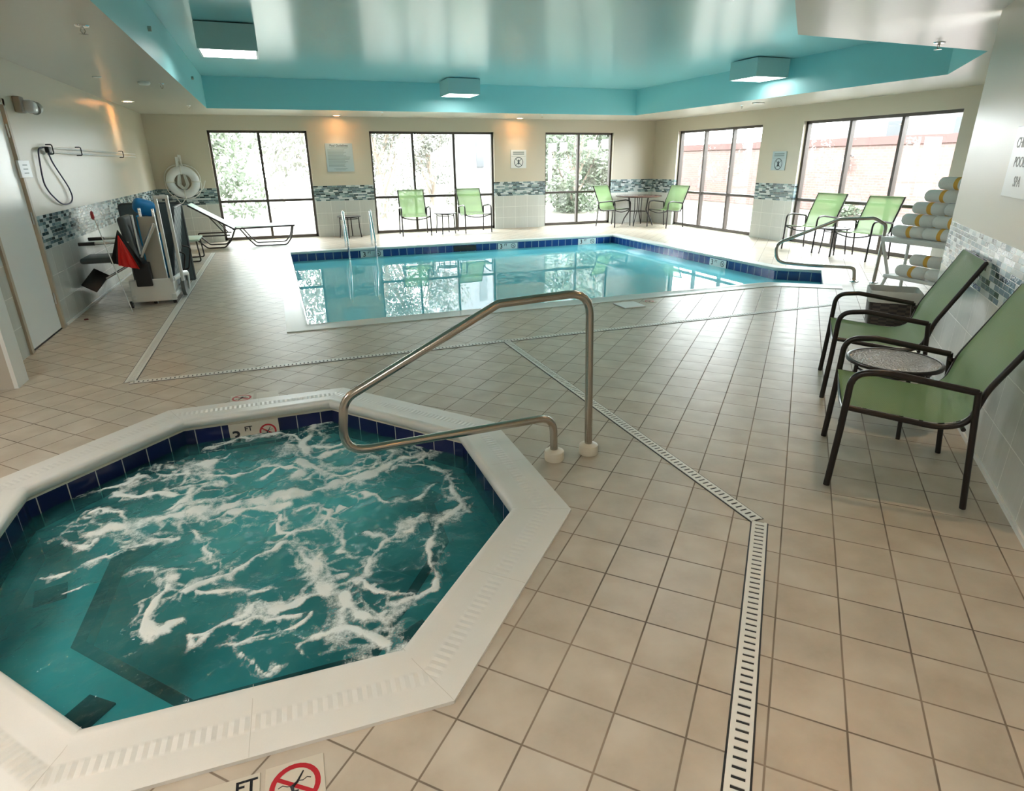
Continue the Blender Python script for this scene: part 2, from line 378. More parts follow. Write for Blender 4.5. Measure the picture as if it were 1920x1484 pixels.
def water(name, tint, rip, scale, rough, foam=False, body_col=None, body_fac=0):
    m = mat(name); t = NT(m); tr = t.n('ShaderNodeBsdfTransparent')
    gl = t.n('ShaderNodeBsdfGlossy'); gl.inputs['Roughness'].default_value = rough
    fr = t.n('ShaderNodeFresnel', i_IOR=1.333)
    bp = t.n('ShaderNodeBump', i_Strength=rip, i_Distance=.02); n1 = t.noise(t.pos(), scale, 3)
    t.l(n1, bp.inputs['Height']); t.l(bp.outputs[0], gl.inputs['Normal']); t.l(bp.outputs[0], fr.inputs['Normal'])
    tr.inputs[0].default_value = (*tint, 1)
    mx = t.n('ShaderNodeMixShader'); t.l(fr.outputs[0], mx.inputs[0]); t.l(tr.outputs[0], mx.inputs[1]); t.l(gl.outputs[0], mx.inputs[2])
    if body_col:   # light scattered back by the water itself
        bd = t.n('ShaderNodeBsdfDiffuse'); bd.inputs[0].default_value = (*body_col, 1); bm_ = t.n('ShaderNodeMixShader', i_0=body_fac)
        t.l(tr.outputs[0], bm_.inputs[1]); t.l(bd.outputs[0], bm_.inputs[2]); t.l(bm_.outputs[0], mx.inputs[1])
    if not foam: fr.inputs[0].default_value = 1.62
    if not foam: t.l(mx.outputs[0], t.out.inputs[0]); return m
    at = t.n('ShaderNodeAttribute', attribute_name='foam')
    fn = t.noise(t.pos(), 38, 5, .7); fb = t.noise(t.pos(), 160, 2)
    f = t.math('ADD', at.outputs['Fac'], t.math('MULTIPLY', t.math('SUBTRACT', fn, .5), 1.0))
    f = t.math('ADD', f, t.math('MULTIPLY', t.math('SUBTRACT', fb, .5), .35)); f = t.math('ADD', f, t.math('MULTIPLY', t.math('SUBTRACT', t.noise(t.pos(), 15, 3), .5), .5))
    mr = t.n('ShaderNodeMapRange', interpolation_type='SMOOTHSTEP', i_1=.30, i_2=.95, i_3=0., i_4=.93); t.l(f, mr.inputs[0])
    # water full of fine bubbles turns milky: a thin teal body under the foam
    body = t.n('ShaderNodeBsdfDiffuse'); body.inputs[0].default_value = (.10, .48, .50, 1)
    mb_ = t.n('ShaderNodeMixShader'); bf = t.n('ShaderNodeAttribute', attribute_name='bubbles'); t.l(bf.outputs['Fac'], mb_.inputs[0])
    t.l(tr.outputs[0], mb_.inputs[1]); t.l(body.outputs[0], mb_.inputs[2]); t.l(mb_.outputs[0], mx.inputs[1])
    df = t.b; df.inputs['Base Color'].default_value = (.84, .88, .86, 1); df.inputs['Roughness'].default_value = .6
    b2 = t.n('ShaderNodeBump', i_Strength=.35, i_Distance=.008); t.l(f, b2.inputs['Height']); t.l(b2.outputs[0], df.inputs['Normal'])
    m3 = t.n('ShaderNodeMixShader'); t.l(mr.outputs[0], m3.inputs[0]); t.l(mx.outputs[0], m3.inputs[1]); t.l(df.outputs[0], m3.inputs[2])
    t.l(m3.outputs[0], t.out.inputs[0]); return m
POOLWATER = water('pool_water', (.62, .95, 1), .02, 2, .0, body_col=(.22, .84, .98), body_fac=.88)
TUBWATER = water('spa_water', (.23, .66, .70), .75, 16, .04, True)
def towel_mat():
    m = mat('white_towel', (.84, .86, .84), .95); t = NT(m); s = t.n('ShaderNodeSeparateXYZ'); t.l(t.n('ShaderNodeTexCoord').outputs['Object'], s.inputs[0])
    wob = t.math('ADD', s.outputs[1], t.math('MULTIPLY', t.math('SUBTRACT', t.noise(t.pos(), 6, 2), .5), .03))
    d = t.math('ABSOLUTE', t.math('ADD', wob, .015)); k = t.math('LESS_THAN', d, .021)
    n = t.noise(t.pos(), 160, 3); col = t.mix(k, (.84, .86, .84), (.85, .50, .10)); t.l(col, t.b.inputs['Base Color']); t.bump(n, .8, .006); return m
TOWEL = towel_mat()
def striped_mesh():
    m = mat('charcoal_sling_mesh', (.06, .08, .09), .6); t = NT(m)
    w_ = t.n('ShaderNodeTexWave', wave_type='BANDS', bands_direction='DIAGONAL', i_Scale=6.); t.l(t.pos(), w_.inputs[0])
    k = t.math('GREATER_THAN', w_.outputs['Fac'], .6); t.l(t.mix(k, (.04, .055, .07), (.42, .45, .46)), t.b.inputs['Base Color']); return m
STRIPE = striped_mesh()
def brick_mat():
    m = mat('red_brick', rough=.8); t = NT(m); b = t.n('ShaderNodeTexBrick', i_Scale=1.)
    b.inputs['Color1'].default_value = (.13, .075, .064, 1); b.inputs['Color2'].default_value = (.10, .06, .052, 1); b.inputs['Mortar'].default_value = (.13, .115, .11, 1)
    b.inputs['Mortar Size'].default_value = .006; b.inputs['Brick Width'].default_value = .22; b.inputs['Row Height'].default_value = .075
    t.l(t.uv(), b.inputs['Vector']); t.l(b.outputs[0], t.b.inputs['Base Color']); return m
BRICK = brick_mat()
def leaf_mat(name, c1, c2):
    m = mat(name, c1, .6); t = NT(m)
    r = t.n('ShaderNodeObjectInfo'); n = t.noise(t.pos(), 3.5, 2); col = t.mix(n, c1, c2); t.l(col, t.b.inputs['Base Color'])
    tl = t.n('ShaderNodeBsdfTranslucent'); t.l(col, tl.inputs[0]); mx = t.n('ShaderNodeMixShader', i_0=.35)
    t.l(t.b.outputs[0], mx.inputs[1]); t.l(tl.outputs[0], mx.inputs[2]); t.l(mx.outputs[0], t.out.inputs[0]); return m
LEAF1 = leaf_mat('broad_green_leaves', (.065, .10, .055), (.175, .19, .145))
LEAF2 = leaf_mat('pale_olive_leaves', (.125, .135, .105), (.21, .205, .18))
BARK = mat('bark', (.26, .21, .17), .9)
GRASS = plaster('dry_lawn', (.08, .08, .055), (.12, .11, .085))
CONC = plaster('patio_concrete', (.13, .12, .12), (.17, .16, .15))
RENDERW = mat('white_render', (.19, .19, .20), .8)
WINDARK = mat('dark_window_glass', (.07, .075, .08), .15)
def wicker():
    m = mat('black_wicker', (.02, .014, .012), .5); t = NT(m); uv = t.uv()
    c = t.n('ShaderNodeTexChecker', i_Scale=1.); mp = t.n('ShaderNodeMapping'); mp.inputs['Scale'].default_value = (70, 70, 1); t.l(uv, mp.inputs[0]); t.l(mp.outputs[0], c.inputs['Vector'])
    t.l(t.mix(c.outputs['Fac'], (.018, .013, .011), (.06, .045, .035)), t.b.inputs['Base Color']); t.bump(c.outputs['Fac'], 1, .006); return m
WICKER = wicker()
LINER = mat('grey_liner_cloth', (.50, .50, .46), .9)
ROPE = mat('white_rope', (.75, .74, .70), .8)

# ------------------------------------------------------------------ room shell
TUB = [(.84, 2.27), (.84, 3.16), (.175, 3.98), (-.705, 3.97), (-1.33, 3.32), (-1.33, 2.33), (-.705, 1.62), (.20, 1.59)]   # counter-clockwise
POOL = [(.17, 6.23), (5.87, 6.23), (6.39, 5.83), (7.20, 6.64), (6.76, 7.08), (6.76, 11.87), (.17, 11.87)]
def offset(poly, d):
    P = [Vector(p) for p in poly]; out = []
    for i in range(len(P)):
        a = (P[i]-P[i-1]).normalized(); b = (P[(i+1) % len(P)]-P[i]).normalized()
        na = Vector((a.y, -a.x)); nb = Vector((b.y, -b.x)); m = na+nb; m = m/m.dot(na); out.append(tuple(P[i]+m*d))
    return out
XRET, YRET = 4.7277, 3.2591
ROOM = [(-3.2, -2.6), (-1.1314, -2.6), (XRET, YRET), (XR, YRET), (XR, YB), (XL, YB), (XL, 5.27), (-3.2, 5.27)]
def plate(mb, outer, holes, z):
    loops = [[Vector((p[0], p[1], 0)) for p in outer]]+[[Vector((p[0], p[1], 0)) for p in h] for h in holes]
    flat = [p for L in loops for p in L]
    for tri in tessellate_polygon(loops):
        pts = [flat[i] for i in tri]; mb.face([(p.x, p.y, z) for p in pts], [(p.x, p.y) for p in pts])
mb = MB(); plate(mb, [(-3.4, -2.8), (-1.0, -2.8), (XRET+.1, YRET-.1), (XR+.18, YRET-.1), (XR+.18, YB+.18), (XL-.2, YB+.18), (XL-.2, 5.4), (-3.4, 5.4)], [offset(TUB, .12), offset(POOL, .12)], 0)
tag(mb.build('floor', FLOOR), kind='structure')
TRAY = [(-.85, 1.5), (1.2, 1.5), (4.05, 4.35), (6.37, 4.43), (7.66, 5.74), (7.6, 12.6), (-.85, 12.7)]
mb = MB(); plate(mb, [(-3.4, -2.8), (-1.0, -2.8), (XRET+.1, YRET-.1), (XR+.18, YRET-.1), (XR+.18, YB+.18), (XL-.2, YB+.18), (XL-.2, 5.4), (-3.4, 5.4)], [TRAY], H)
mb.cur = 1; plate(mb, TRAY, [], HT)
mb.cur = 2
for i in range(len(TRAY)):
    a, b = TRAY[i], TRAY[(i+1) % len(TRAY)]; mb.face([(*a, H), (*b, H), (*b, HT), (*a, HT)])
tag(mb.build('ceiling', [SOFFIT, TEAL, TEAL_SIDE]), kind='structure')

def wall(name, a, b, thick, holes=(), side=1):
    """solid wall from a to b (interior face on the line), interior to the left of a->b; holes = (s0, s1, z0, z1)"""
    A = Vector(a); B = Vector(b); L = (B-A).length; t = (B-A)/L; n = Vector((t.y, -t.x))*thick
    mb = MB()
    def P(s_, z, o): q = A+t*s_+n*o; return (q.x, q.y, z)
    def blk(s0, s1, z0, z1):
        for o in (0, 1): mb.face([P(s0, z0, o), P(s1, z0, o), P(s1, z1, o), P(s0, z1, o)], [(s0, z0), (s1, z0), (s1, z1), (s0, z1)])
    cur = 0
    for s0, s1, z0, z1 in sorted(holes):
        blk(cur, s0, 0, H); blk(s0, s1, z1, H); blk(s0, s1, 0, z0) if z0 > 0 else None
        for q in (s0, s1): mb.face([P(q, z0, 0), P(q, z0, 1), P(q, z1, 1), P(q, z1, 0)], [(q, z0), (q+thick, z0), (q+thick, z1), (q, z1)])
        for z in (z0, z1): mb.face([P(s0, z, 0), P(s1, z, 0), P(s1, z, 1), P(s0, z, 1)], [(s0, 2), (s1, 2), (s1, 2.1), (s0, 2.1)])
        cur = s1
    blk(cur, L, 0, H)
    for q in (0, L): mb.face([P(q, 0, 0), P(q, 0, 1), P(q, H, 1), P(q, H, 0)], [(q, 0), (q+thick, 0), (q+thick, H), (q, H)])
    mb.face([P(0, H, 0), P(L, H, 0), P(L, H, 1), P(0, H, 1)], [(0, 2)]*4)
    return tag(mb.build(name, WALL), kind='structure')
wall('wall_left', (XL, YB+.18), (XL, 5.34), .16, [(YB+.18-7.12, YB+.18-6.12, 0, 2.06)])
wall('wall_back', (XR, YB), (XL, YB), .18, [(XR-b, XR-a, WB-.03, WT) for a, b, n in WINX][::-1])
wall('wall_right', (XR, YRET-.15), (XR, YB+.18), .18, [(a-YRET+.15, b-YRET+.15, WB-.03, WT) for a, b, n in WINY][::-1])
wall('wall_angled', (-1.1314, -2.6), (XRET, YRET), .12)
wall('wall_return', (XRET+.14, YRET), (XR, YRET), .12)
wall('wall_near_left', (-3.2, 5.14), (-3.2, -2.6), .12)
wall('wall_behind', (-3.2, -2.6), (-1.1314, -2.6), .12)
mb = MB(); mb.box((-2.655, 5.24, H/2), (1.45, .2, H)); tag(mb.build('wall_partition', mat('partition_grey_paint', (.52, .47, .40), .5)), kind='structure')
mb = MB(); mb.box((-1.916, 5.24, H/2), (.026, .21, H)); tag(mb.build('trim_1', WHITE), kind='structure')
# base trim: thin white caulked cove along the tiled walls
mb = MB(); mb.box((XL+.006, (7.2+YB)/2, .012), (.012, YB-7.2, .024)); tag(mb.build('baseboard_left', WHITE), kind='structure')
mb = MB(); a = Vector((1.0, 1.0-V0*1.41421)); m_ = Matrix.Translation((0, 0, 0))
rot = Matrix.Rotation(math.pi/4, 4, 'Z'); mb.box((2.05, -V0+.006, .012), (7.2, .012, .024), rot); tag(mb.build('baseboard_right', WHITE), kind='structure')

# windows: dark bronze storefront frames with a transom bar
def window(k, axis, a, b, n):
    root = D.objects.new('window_%d' % k, None); C.objects.link(root); root['kind'] = 'structure'
    base = YB if axis == 'x' else XR; c0 = base+.115; fd = .09; fw_ = .045
    root.location = ((a+b)/2, c0, 0) if axis == 'x' else (c0, (a+b)/2, 0)
    if axis == 'y': root.rotation_euler = (0, 0, -math.pi/2)
    W = b-a; z0, z1 = WB-.028, WT; hw = W/2
    f = MB()
    f.box((0, 0, z1-fw_/2), (W, fd, fw_)); f.box((0, 0, z0+.03), (W, fd, .06))
    for x in (-hw+fw_/2, hw-fw_/2): f.box((x, 0, (z0+z1)/2), (fw_, fd, z1-z0))
    f.box((0, 0, BAR), (W-2*fw_, fd*.9, .05))
    for i in range(1, n): f.box((-hw+W*i/n, 0, (z0+z1)/2), (.05, fd*.95, z1-z0-.07))
    f.build('window_frame', BRONZE, root)
    for i in range(n):
        x0 = -hw+W*i/n+.025+(.02 if i == 0 else 0); x1 = -hw+W*(i+1)/n-.025-(.02 if i == n-1 else 0)
        for za, zb in ((z0+.06, BAR-.025), (BAR+.025, z1-fw_)):
            g = MB(); g.box(((x0+x1)/2, .012, (za+zb)/2), (x1-x0, .006, zb-za)); g.build('window_pane', GLASS, root)
for i, (a, b, n) in enumerate(WINX): window(i+1, 'x', a, b, n)
for i, (a, b, n) in enumerate(WINY): window(i+4, 'y', a, b, n)

# door in the left wall
droot = D.objects.new('door_1', None); C.objects.link(droot); droot['kind'] = 'structure'; droot.location = (XL, 6.62, 0)
f = MB()
for y in (.475, -.475): f.box((-.05, y, 1.03), (.14, .05, 2.06))
f.box((-.05, 0, 2.035), (.14, 1.0, .05)); f.build('door_frame', TAUPE, droot)
f = MB(); f.rbox((-.03, 0, 1.01), (.044, .895, 2.0), .004); f.build('door_leaf', DOORW, droot)
for z in (.3, 1.05, 1.8):
    f = MB(); f.tube([(.004, .449, z-.055), (.004, .449, z+.055)], .008); f.build('hinge', ALU, droot)
f = MB(); f.box((-.03, 0, .004), (.05, .9, .008)); f.build('door_sweep', BLACK, droot)

# ------------------------------------------------------------------ hot tub
tub = thing('hot_tub', 'octagonal sunken hot tub with foaming teal water and cream stone rim', 'hot tub', (-.25, 2.78, 0))
def rel(o, root):
    o.location = -root.location; return o
PR = [(.25, 0), (.25, .012), (.235, .014), (.06, .014), (.03, .022), (.012, .022), (0, .014), (-.006, 0), (-.004, -.02), (.006, -.036), (.02, -.04)]
mb = MB(); mb.sweep(TUB, PR); rel(mb.build('coping', COPING, tub, 40), tub)
OUT = offset(TUB, .248); JG = mat('joint_grout', (.56, .54, .49), .8)
def joint(a, b):
    mb = MB()
    a, b = Vector(a), Vector(b); d = (b-a).normalized(); n = Vector((-d.y, d.x))*.001; pr = [(0, .0226), (.05, .0226), (.26, .0146), (.94, .0145), (1, .0125)]
    for (p0, z0), (p1, z1) in zip(pr, pr[1:]):
        c, e = a.lerp(b, p0), a.lerp(b, p1); mb.face([(*(c-n), z0), (*(c+n), z0), (*(e+n), z1), (*(e-n), z1)])
    rel(mb.build('coping_joint', JG, tub), tub)
for i in range(8):
    joint(TUB[i], OUT[i]); m0 = (Vector(TUB[i])+Vector(TUB[(i+1) % 8]))/2; d_ = (Vector(TUB[(i+1) % 8])-Vector(TUB[i])).normalized(); joint(m0, m0+Vector((d_.y, -d_.x))*.248)
mb = MB(); mb.sweep(TUB, [(.02, -.04), (.02, -.058)]); rel(mb.build('grout_bed', mat('pale_grout', (.62, .58, .48), .7), tub), tub)
mb = MB(); mb.sweep(TUB, [(.02, -.058), (.02, -.23)]); rel(mb.build('waterline_tiles', TUBBAND, tub), tub)
BENCH = [(.12, 2.05), (.60, 2.72), (.62, 3.12), (.12, 3.62), (-.6, 3.6), (-.99, 3.18), (-1.01, 2.56), (-.54, 2.05)]
mb = MB(); mb.sweep(TUB, [(.02, -.23), (.02, -.40)]); plate(mb, offset(TUB, .02), [BENCH], -.40); mb.sweep(BENCH, [(0, -.40), (-.01, -.95)])
plate(mb, offset(BENCH, -.01), [], -.95); rel(mb.build('basin', TUBPLASTER, tub), tub)
NAVY = mat('navy_marker_tile', (.004, .005, .014), .3)
mb = MB(); mb.sweep(BENCH, [(.04, -.395), (-.012, -.395), (-.014, -.46)]); rel(mb.build('bench_edge_trim', NAVY, tub), tub)
for (x, y, a) in ((-1.235, 2.98, .2), (-.90, 2.14, .9), (.34, 2.09, 2.0), (-.62, 3.78, 1.0), (.65, 3.2, .5)):
    q = MB(); q.box((0, 0, 0), (.13, .13, .008), Matrix.Translation((x, y, -.396)) @ Matrix.Rotation(a, 4, 'Z')); rel(q.build('bench_marker_tile', NAVY, tub), tub)
# foam: strokes of froth drifting from the jets, in metres on the water
FOAM = [(0.057, [(-1.043, 3.047), (-0.901, 3.065), (-0.735, 3.041), (-0.571, 3.071), (-0.422, 3.078), (-0.241, 3.035), (-0.081, 3.06), (0.147, 3.125), (0.394, 3.195), (0.641, 3.32)]), (0.045, [(-0.739, 3.068), (-0.629, 3.16), (-0.554, 3.158)]), (0.039, [(-0.417, 2.994), (-0.241, 2.979), (-0.137, 2.977)]), (0.04, [(-0.692, 3.625), (-0.617, 3.426), (-0.625, 3.244), (-0.725, 3.142)]), (0.051, [(-0.74, 3.68), (-0.581, 3.654), (-0.525, 3.39)]), (0.023, [(-0.995, 3.512), (-0.836, 3.579), (-0.681, 3.532)]), (0.021, [(-0.603, 3.421), (-0.439, 3.422), (-0.241, 3.504), (-0.11, 3.409)]), (0.05, [(0.061, 3.982), (-0.017, 3.661), (-0.024, 3.361), (-0.102, 3.223)]), (0.047, [(0.095, 3.969), (0.17, 4.036)]), (0.019, [(-0.552, 3.858), (-0.403, 3.967), (-0.176, 3.939), (-0.051, 3.758)]), (0.022, [(0.071, 3.643), (0.232, 3.628)]), (0.017, [(-0.182, 3.481), (-0.062, 3.507)]), (0.021, [(-0.065, 3.434), (0.099, 3.23), (0.308, 3.23), (0.355, 3.341), (0.223, 3.55), (0.033, 3.546)]), (0.017, [(-0.297, 3.333), (-0.154, 3.413), (-0.069, 3.344)]), (0.023, [(-0.743, 2.617), (-0.618, 2.556), (-0.63, 2.441), (-0.669, 2.287), (-0.64, 2.154)]), (0.03, [(-0.657, 2.266), (-0.617, 2.174)]), (0.019, [(-0.65, 2.158), (-0.569, 2.233)]), (0.022, [(-0.53, 2.126), (-0.432, 2.157), (-0.279, 2.168), (-0.118, 2.2), (-0.014, 2.194)]), (0.025, [(-0.532, 2.141), (-0.487, 2.052), (-0.445, 2.138)]), (0.017, [(-0.425, 2.056), (-0.332, 2.006), (-0.202, 2.038), (-0.063, 2.084)]), (0.025, [(-0.54, 2.399), (-0.412, 2.468), (-0.24, 2.556), (-0.123, 2.644), (-0.029, 2.526), (-0.026, 2.318)]), (0.016, [(-0.488, 2.386), (-0.363, 2.302), (-0.24, 2.282)]), (0.036, [(-0.08, 2.546), (-0.046, 2.345), (0.009, 2.157), (0.065, 2.034), (0.129, 1.977)]), (0.035, [(-0.052, 1.956), (0.025, 1.95), (0.094, 1.87), (0.162, 1.826)]), (0.031, [(0.055, 2.038), (-0.015, 1.941)]), (0.022, [(0.129, 1.977), (0.192, 1.985)]), (0.022, [(0.092, 2.178), (0.182, 2.349), (0.293, 2.444), (0.436, 2.622), (0.5, 2.634)]), (0.025, [(0.304, 2.015), (0.419, 2.106), (0.495, 2.277), (0.483, 2.37), (0.574, 2.526), (0.658, 2.653)]), (0.016, [(0.093, 2.189), (0.212, 2.106), (0.308, 2.034)]), (0.027, [(0.237, 2.0), (0.306, 2.024)]), (0.014, [(-0.953, 2.78), (-0.839, 2.843), (-0.643, 2.857)]), (0.014, [(-0.694, 3.087), (-0.577, 2.928), (-0.508, 2.669), (-0.456, 2.557)]), (0.015, [(-0.241, 3.007), (-0.168, 2.767), (-0.092, 2.689), (0.055, 2.73), (0.146, 2.855)]), (0.023, [(0.063, 2.822), (0.099, 2.614), (0.083, 2.46)]), (0.019, [(-0.101, 2.897), (0.017, 2.905), (0.062, 2.806)]), (0.02, [(0.452, 3.173), (0.639, 3.17), (0.712, 3.055), (0.707, 2.809), (0.658, 2.653)]), (0.02, [(-1.132, 2.993), (-1.027, 2.925), (-0.986, 2.982)]), (0.014, [(-1.044, 2.734), (-1.146, 2.716)]), (0.011, [(-0.968, 2.58), (-1.027, 2.589)]), (0.012, [(-0.312, 1.943), (-0.24, 1.816), (-0.169, 1.847)]), (0.013, [(-0.355, 2.134), (-0.201, 2.137), (-0.122, 2.107)]), (0.019, [(-1.017, 3.429), (-0.888, 3.408), (-0.722, 3.312)]), (0.016, [(-0.875, 3.045), (-1.013, 3.283), (-1.078, 3.254)]), (0.018, [(0.211, 2.944), (0.351, 2.774), (0.568, 2.864)]), (0.015, [(0.213, 2.569), (0.324, 2.478), (0.433, 2.634)]), (0.016, [(-1.297, 3.48), (-1.152, 3.482), (-1.009, 3.518)])]
def make_foam():
    WZ = -.15; P = offset(TUB, .018); NX, NY = 250, 270
    x0, x1, y0, y1 = -1.36, .87, 1.56, 4.01
    segs = []
    for wd, pts in FOAM:
        for a, b in zip(pts, pts[1:]): segs.append((a, b, wd))
    cell = {}
    for i, (a, b, wd) in enumerate(segs):
        r = wd*4+.08
        for gx in range(int((min(a[0], b[0])-r+5)/.1), int((max(a[0], b[0])+r+5)/.1)+1):
            for gy in range(int((min(a[1], b[1])-r+5)/.1), int((max(a[1], b[1])+r+5)/.1)+1): cell.setdefault((gx, gy), []).append(i)
    V = []; fo = []; bu = []
    for j in range(NY+1):
        for i in range(NX+1):
            x = x0+(x1-x0)*i/NX; y = y0+(y1-y0)*j/NY
            wx = x+.07*noise.noise(Vector((x*5, y*5, 1)))+.02*noise.noise(Vector((x*16, y*16, 3)))
            wy = y+.07*noise.noise(Vector((x*5, y*5, 7)))+.02*noise.noise(Vector((x*16, y*16, 9)))
            f_ = 0; halo = 0; vary = .92+.75*noise.noise(Vector((x*3.7, y*3.7, 31)))+.35*noise.noise(Vector((x*9, y*9, 35)))
            for k in cell.get((int((wx+5)/.1), int((wy+5)/.1)), ()):
                a, b, wd = segs[k]; dx, dy = b[0]-a[0], b[1]-a[1]; L2 = dx*dx+dy*dy+1e-9
                t_ = max(0, min(1, ((wx-a[0])*dx+(wy-a[1])*dy)/L2)); d = math.hypot(wx-a[0]-dx*t_, wy-a[1]-dy*t_)
                q_ = d/wd; f_ = max(f_, 1.25*math.exp(-q_*q_*1.6)*vary); halo = max(halo, math.exp(-q_*q_*.10))
            f_ = max(0, f_)
            turb = math.exp(-((x+.15)**2+(y-3.0)**2)/.9)
            def lace(sc, w_, o):
                dd = noise.voronoi(Vector((wx*sc+.5*noise.noise(Vector((x*4, y*4, o))), wy*sc+.5*noise.noise(Vector((x*4, y*4, o+4))), o)))[0]
                return math.exp(-((dd[1]-dd[0])/w_)**2)
            low = .5+1.1*noise.noise(Vector((x*3.1, y*3.1, 51)))
            k_ = max(0, min(1, halo*1.15*(.4+low)+turb*.42*low-.05))
            f_ = max(f_*(.78+.75*noise.noise(Vector((x*11, y*11, 41)))), .66*lace(4.6, .11, 2)*k_**.8, .58*lace(10, .14, 8)*k_)
            f_ += .10*halo
            h = .018*noise.noise(Vector((x*4, y*4, 5)))*(.3+turb)+.014*noise.noise(Vector((x*13, y*13, 6)))*(.2+1.1*turb)+.004*noise.noise(Vector((x*34, y*34, 8)))*(.2+turb)
            V.append((x, y, WZ+h+min(f_, 1)*.008)); fo.append(f_); bu.append(min(.8, .08+.62*turb**1.5+.2*noise.noise(Vector((x*3, y*3, 12)))))
    F = []
    inside = [all((P[(k+1) % 8][0]-P[k][0])*(v[1]-P[k][1])-(P[(k+1) % 8][1]-P[k][1])*(v[0]-P[k][0]) >= -.012 for k in range(8)) for v in V]
    for j in range(NY):
        for i in range(NX):
            q = (j*(NX+1)+i, j*(NX+1)+i+1, (j+1)*(NX+1)+i+1, (j+1)*(NX+1)+i)
            if all(inside[k] for k in q): F.append(q)
    me = D.meshes.new('water'); me.from_pydata(V, [], F)
    for nm, dat in (('foam', fo), ('bubbles', bu)):
        at = me.attributes.new(nm, 'FLOAT', 'POINT'); at.data.foreach_set('value', dat)
    me.materials.append(TUBWATER); me.polygons.foreach_set('use_smooth', [True]*len(F))
    bm = bmesh.new(); bm.from_mesh(me); bmesh.ops.delete(bm, geom=[v for v in bm.verts if not v.link_faces], context='VERTS'); bm.to_mesh(me); bm.free()
    o = D.objects.new('water', me); C.objects.link(o); o.parent = tub; rel(o, tub); o['label'] = 'teal bubbling water streaked with white foam'
make_foam()

# depth and no-diving marks, drawn as inlaid ceramic tiles
def disc(mb, cx, cy, r0, r1, z, m, n=28):
    rows = [[m @ Vector((cx+r*math.cos(2*math.pi*k/n), cy+r*math.sin(2*math.pi*k/n), z)) for k in range(n)] for r in (r0, r1)]
    mb.grid(rows, closed_u=True)
def nodive(mb_red, mb_blk, m, s, z):
    """red prohibition ring with a small diver over waves"""
    disc(mb_red, 0, 0, .33*s, .42*s, z, m)
    mb_red.box((0, 0, z), (.72*s, .07*s, .0006), m @ Matrix.Rotation(-.62, 4, 'Z'))
    def P(x, y): return m @ Vector((x*s, y*s, z-.0004))
    for pts in ([(-.27, .03), (-.20, .06), (-.13, .02), (-.04, .0)], [(.04, .08), (.13, .06), (.2, .1), (.26, .07)], [(-.2, -.12), (-.1, -.09), (-.04, -.13)]):
        mb_blk.tube([P(*p) for p in pts], .008*s*1.2, 5)
    mb_blk.tube([P(.14, .24), P(.04, .06), P(-.05, -.02), P(-.03, -.12), P(.06, -.10)], [.012*s, .022*s, .04*s, .03*s, .012*s], 6)
    disc(mb_blk, -.03*s, -.15*s, 0.0001, .045*s, z-.0003, m, 12)
CREAM = mat('cream_marker_tile', (.58, .53, .44), .3)
def marker(name, m, s, kind, label, cat, parent=None, txt='3', h=None):
    """a square tile lying in the plane of m (x right, y up, z out)"""
    h = h or s
    root = thing(name, label, cat) if parent is None else D.objects.new(name, None)
    if parent is not None: C.objects.link(root); root.parent = parent; root.location = (0, 0, 0)
    base = m.translation.copy()
    if parent is None: root.location = base
    off = -base if parent is None else -parent.location
    mm = m
    q = MB(); q.rbox((0, 0, .002), (s-.004, h-.004, .004), .0012, mm); o = q.build('tile', CREAM, root); o.location = off
    if kind == 'dive':
        r, b = MB(), MB(); nodive(r, b, mm, s, .0048)
        o = r.build('red_ring', INKR, root); o.location = off; o = b.build('diver_mark', INKB, root); o.location = off
    elif kind == 'depth':
        b = MB(); text_mb(b, txt, s*.95, mm @ Matrix.Translation((-.13*s, -.07*s, .0045)), .0003, bold=True)
        text_mb(b, 'FT', s*.34, mm @ Matrix.Translation((.27*s, .27*s, .0045)), .0003, bold=True)
        o = b.build('depth_lettering', INKB, root); o.location = off
    return root
def flat(x, y, a, z=.0): return Matrix.Translation((x, y, z)) @ Matrix.Rotation(a, 4, 'Z')
marker('depth_marker_tile', flat(-.308, 1.235, -.02), .152, 'depth', 'cream floor tile marked 3 FT at the near rim of the hot tub', 'tile')
marker('no_diving_tile', flat(-.148, 1.235, -.02), .152, 'dive', 'cream floor tile with red no diving ring at the near hot tub rim', 'tile')
marker('no_diving_tile', flat(-.38, 4.30, math.pi), .15, 'dive', 'cream floor tile with a no diving mark behind the far rim of the hot tub', 'tile')
marker('depth_marker_tile', flat(-.215, 4.30, math.pi), .15, 'blank', 'plain pale floor tile behind the far rim of the hot tub', 'tile')
# inside face of the far hot tub wall
mf = Matrix.Translation((-.39, 3.99-.0, -.13)) @ Matrix.Rotation(math.pi/2, 4, 'X')
q = MB(); q.box((0, 0, .004), (.30, .15, .006), mf @ Matrix.Translation((.08, 0, 0))); o = q.build('waterline_marker', CREAM, tub); rel(o, tub)
q = MB(); text_mb(q, '3', .115, mf @ Matrix.Translation((-.03, -.02, .008)), .0003, bold=True); text_mb(q, 'FT', .045, mf @ Matrix.Translation((.045, .03, .008)), .0003, bold=True)
rel(q.build('depth_lettering', INKB, o), tub).location = (0, 0, 0)
r_, b_ = MB(), MB(); nodive(r_, b_, mf @ Matrix.Translation((.16, -.005, 0)), .125, .008)
q2 = r_.build('no_diving_ring', INKR, o); q2.location = (0, 0, 0); q2 = b_.build('diver_mark', INKB, o); q2.location = (0, 0, 0)

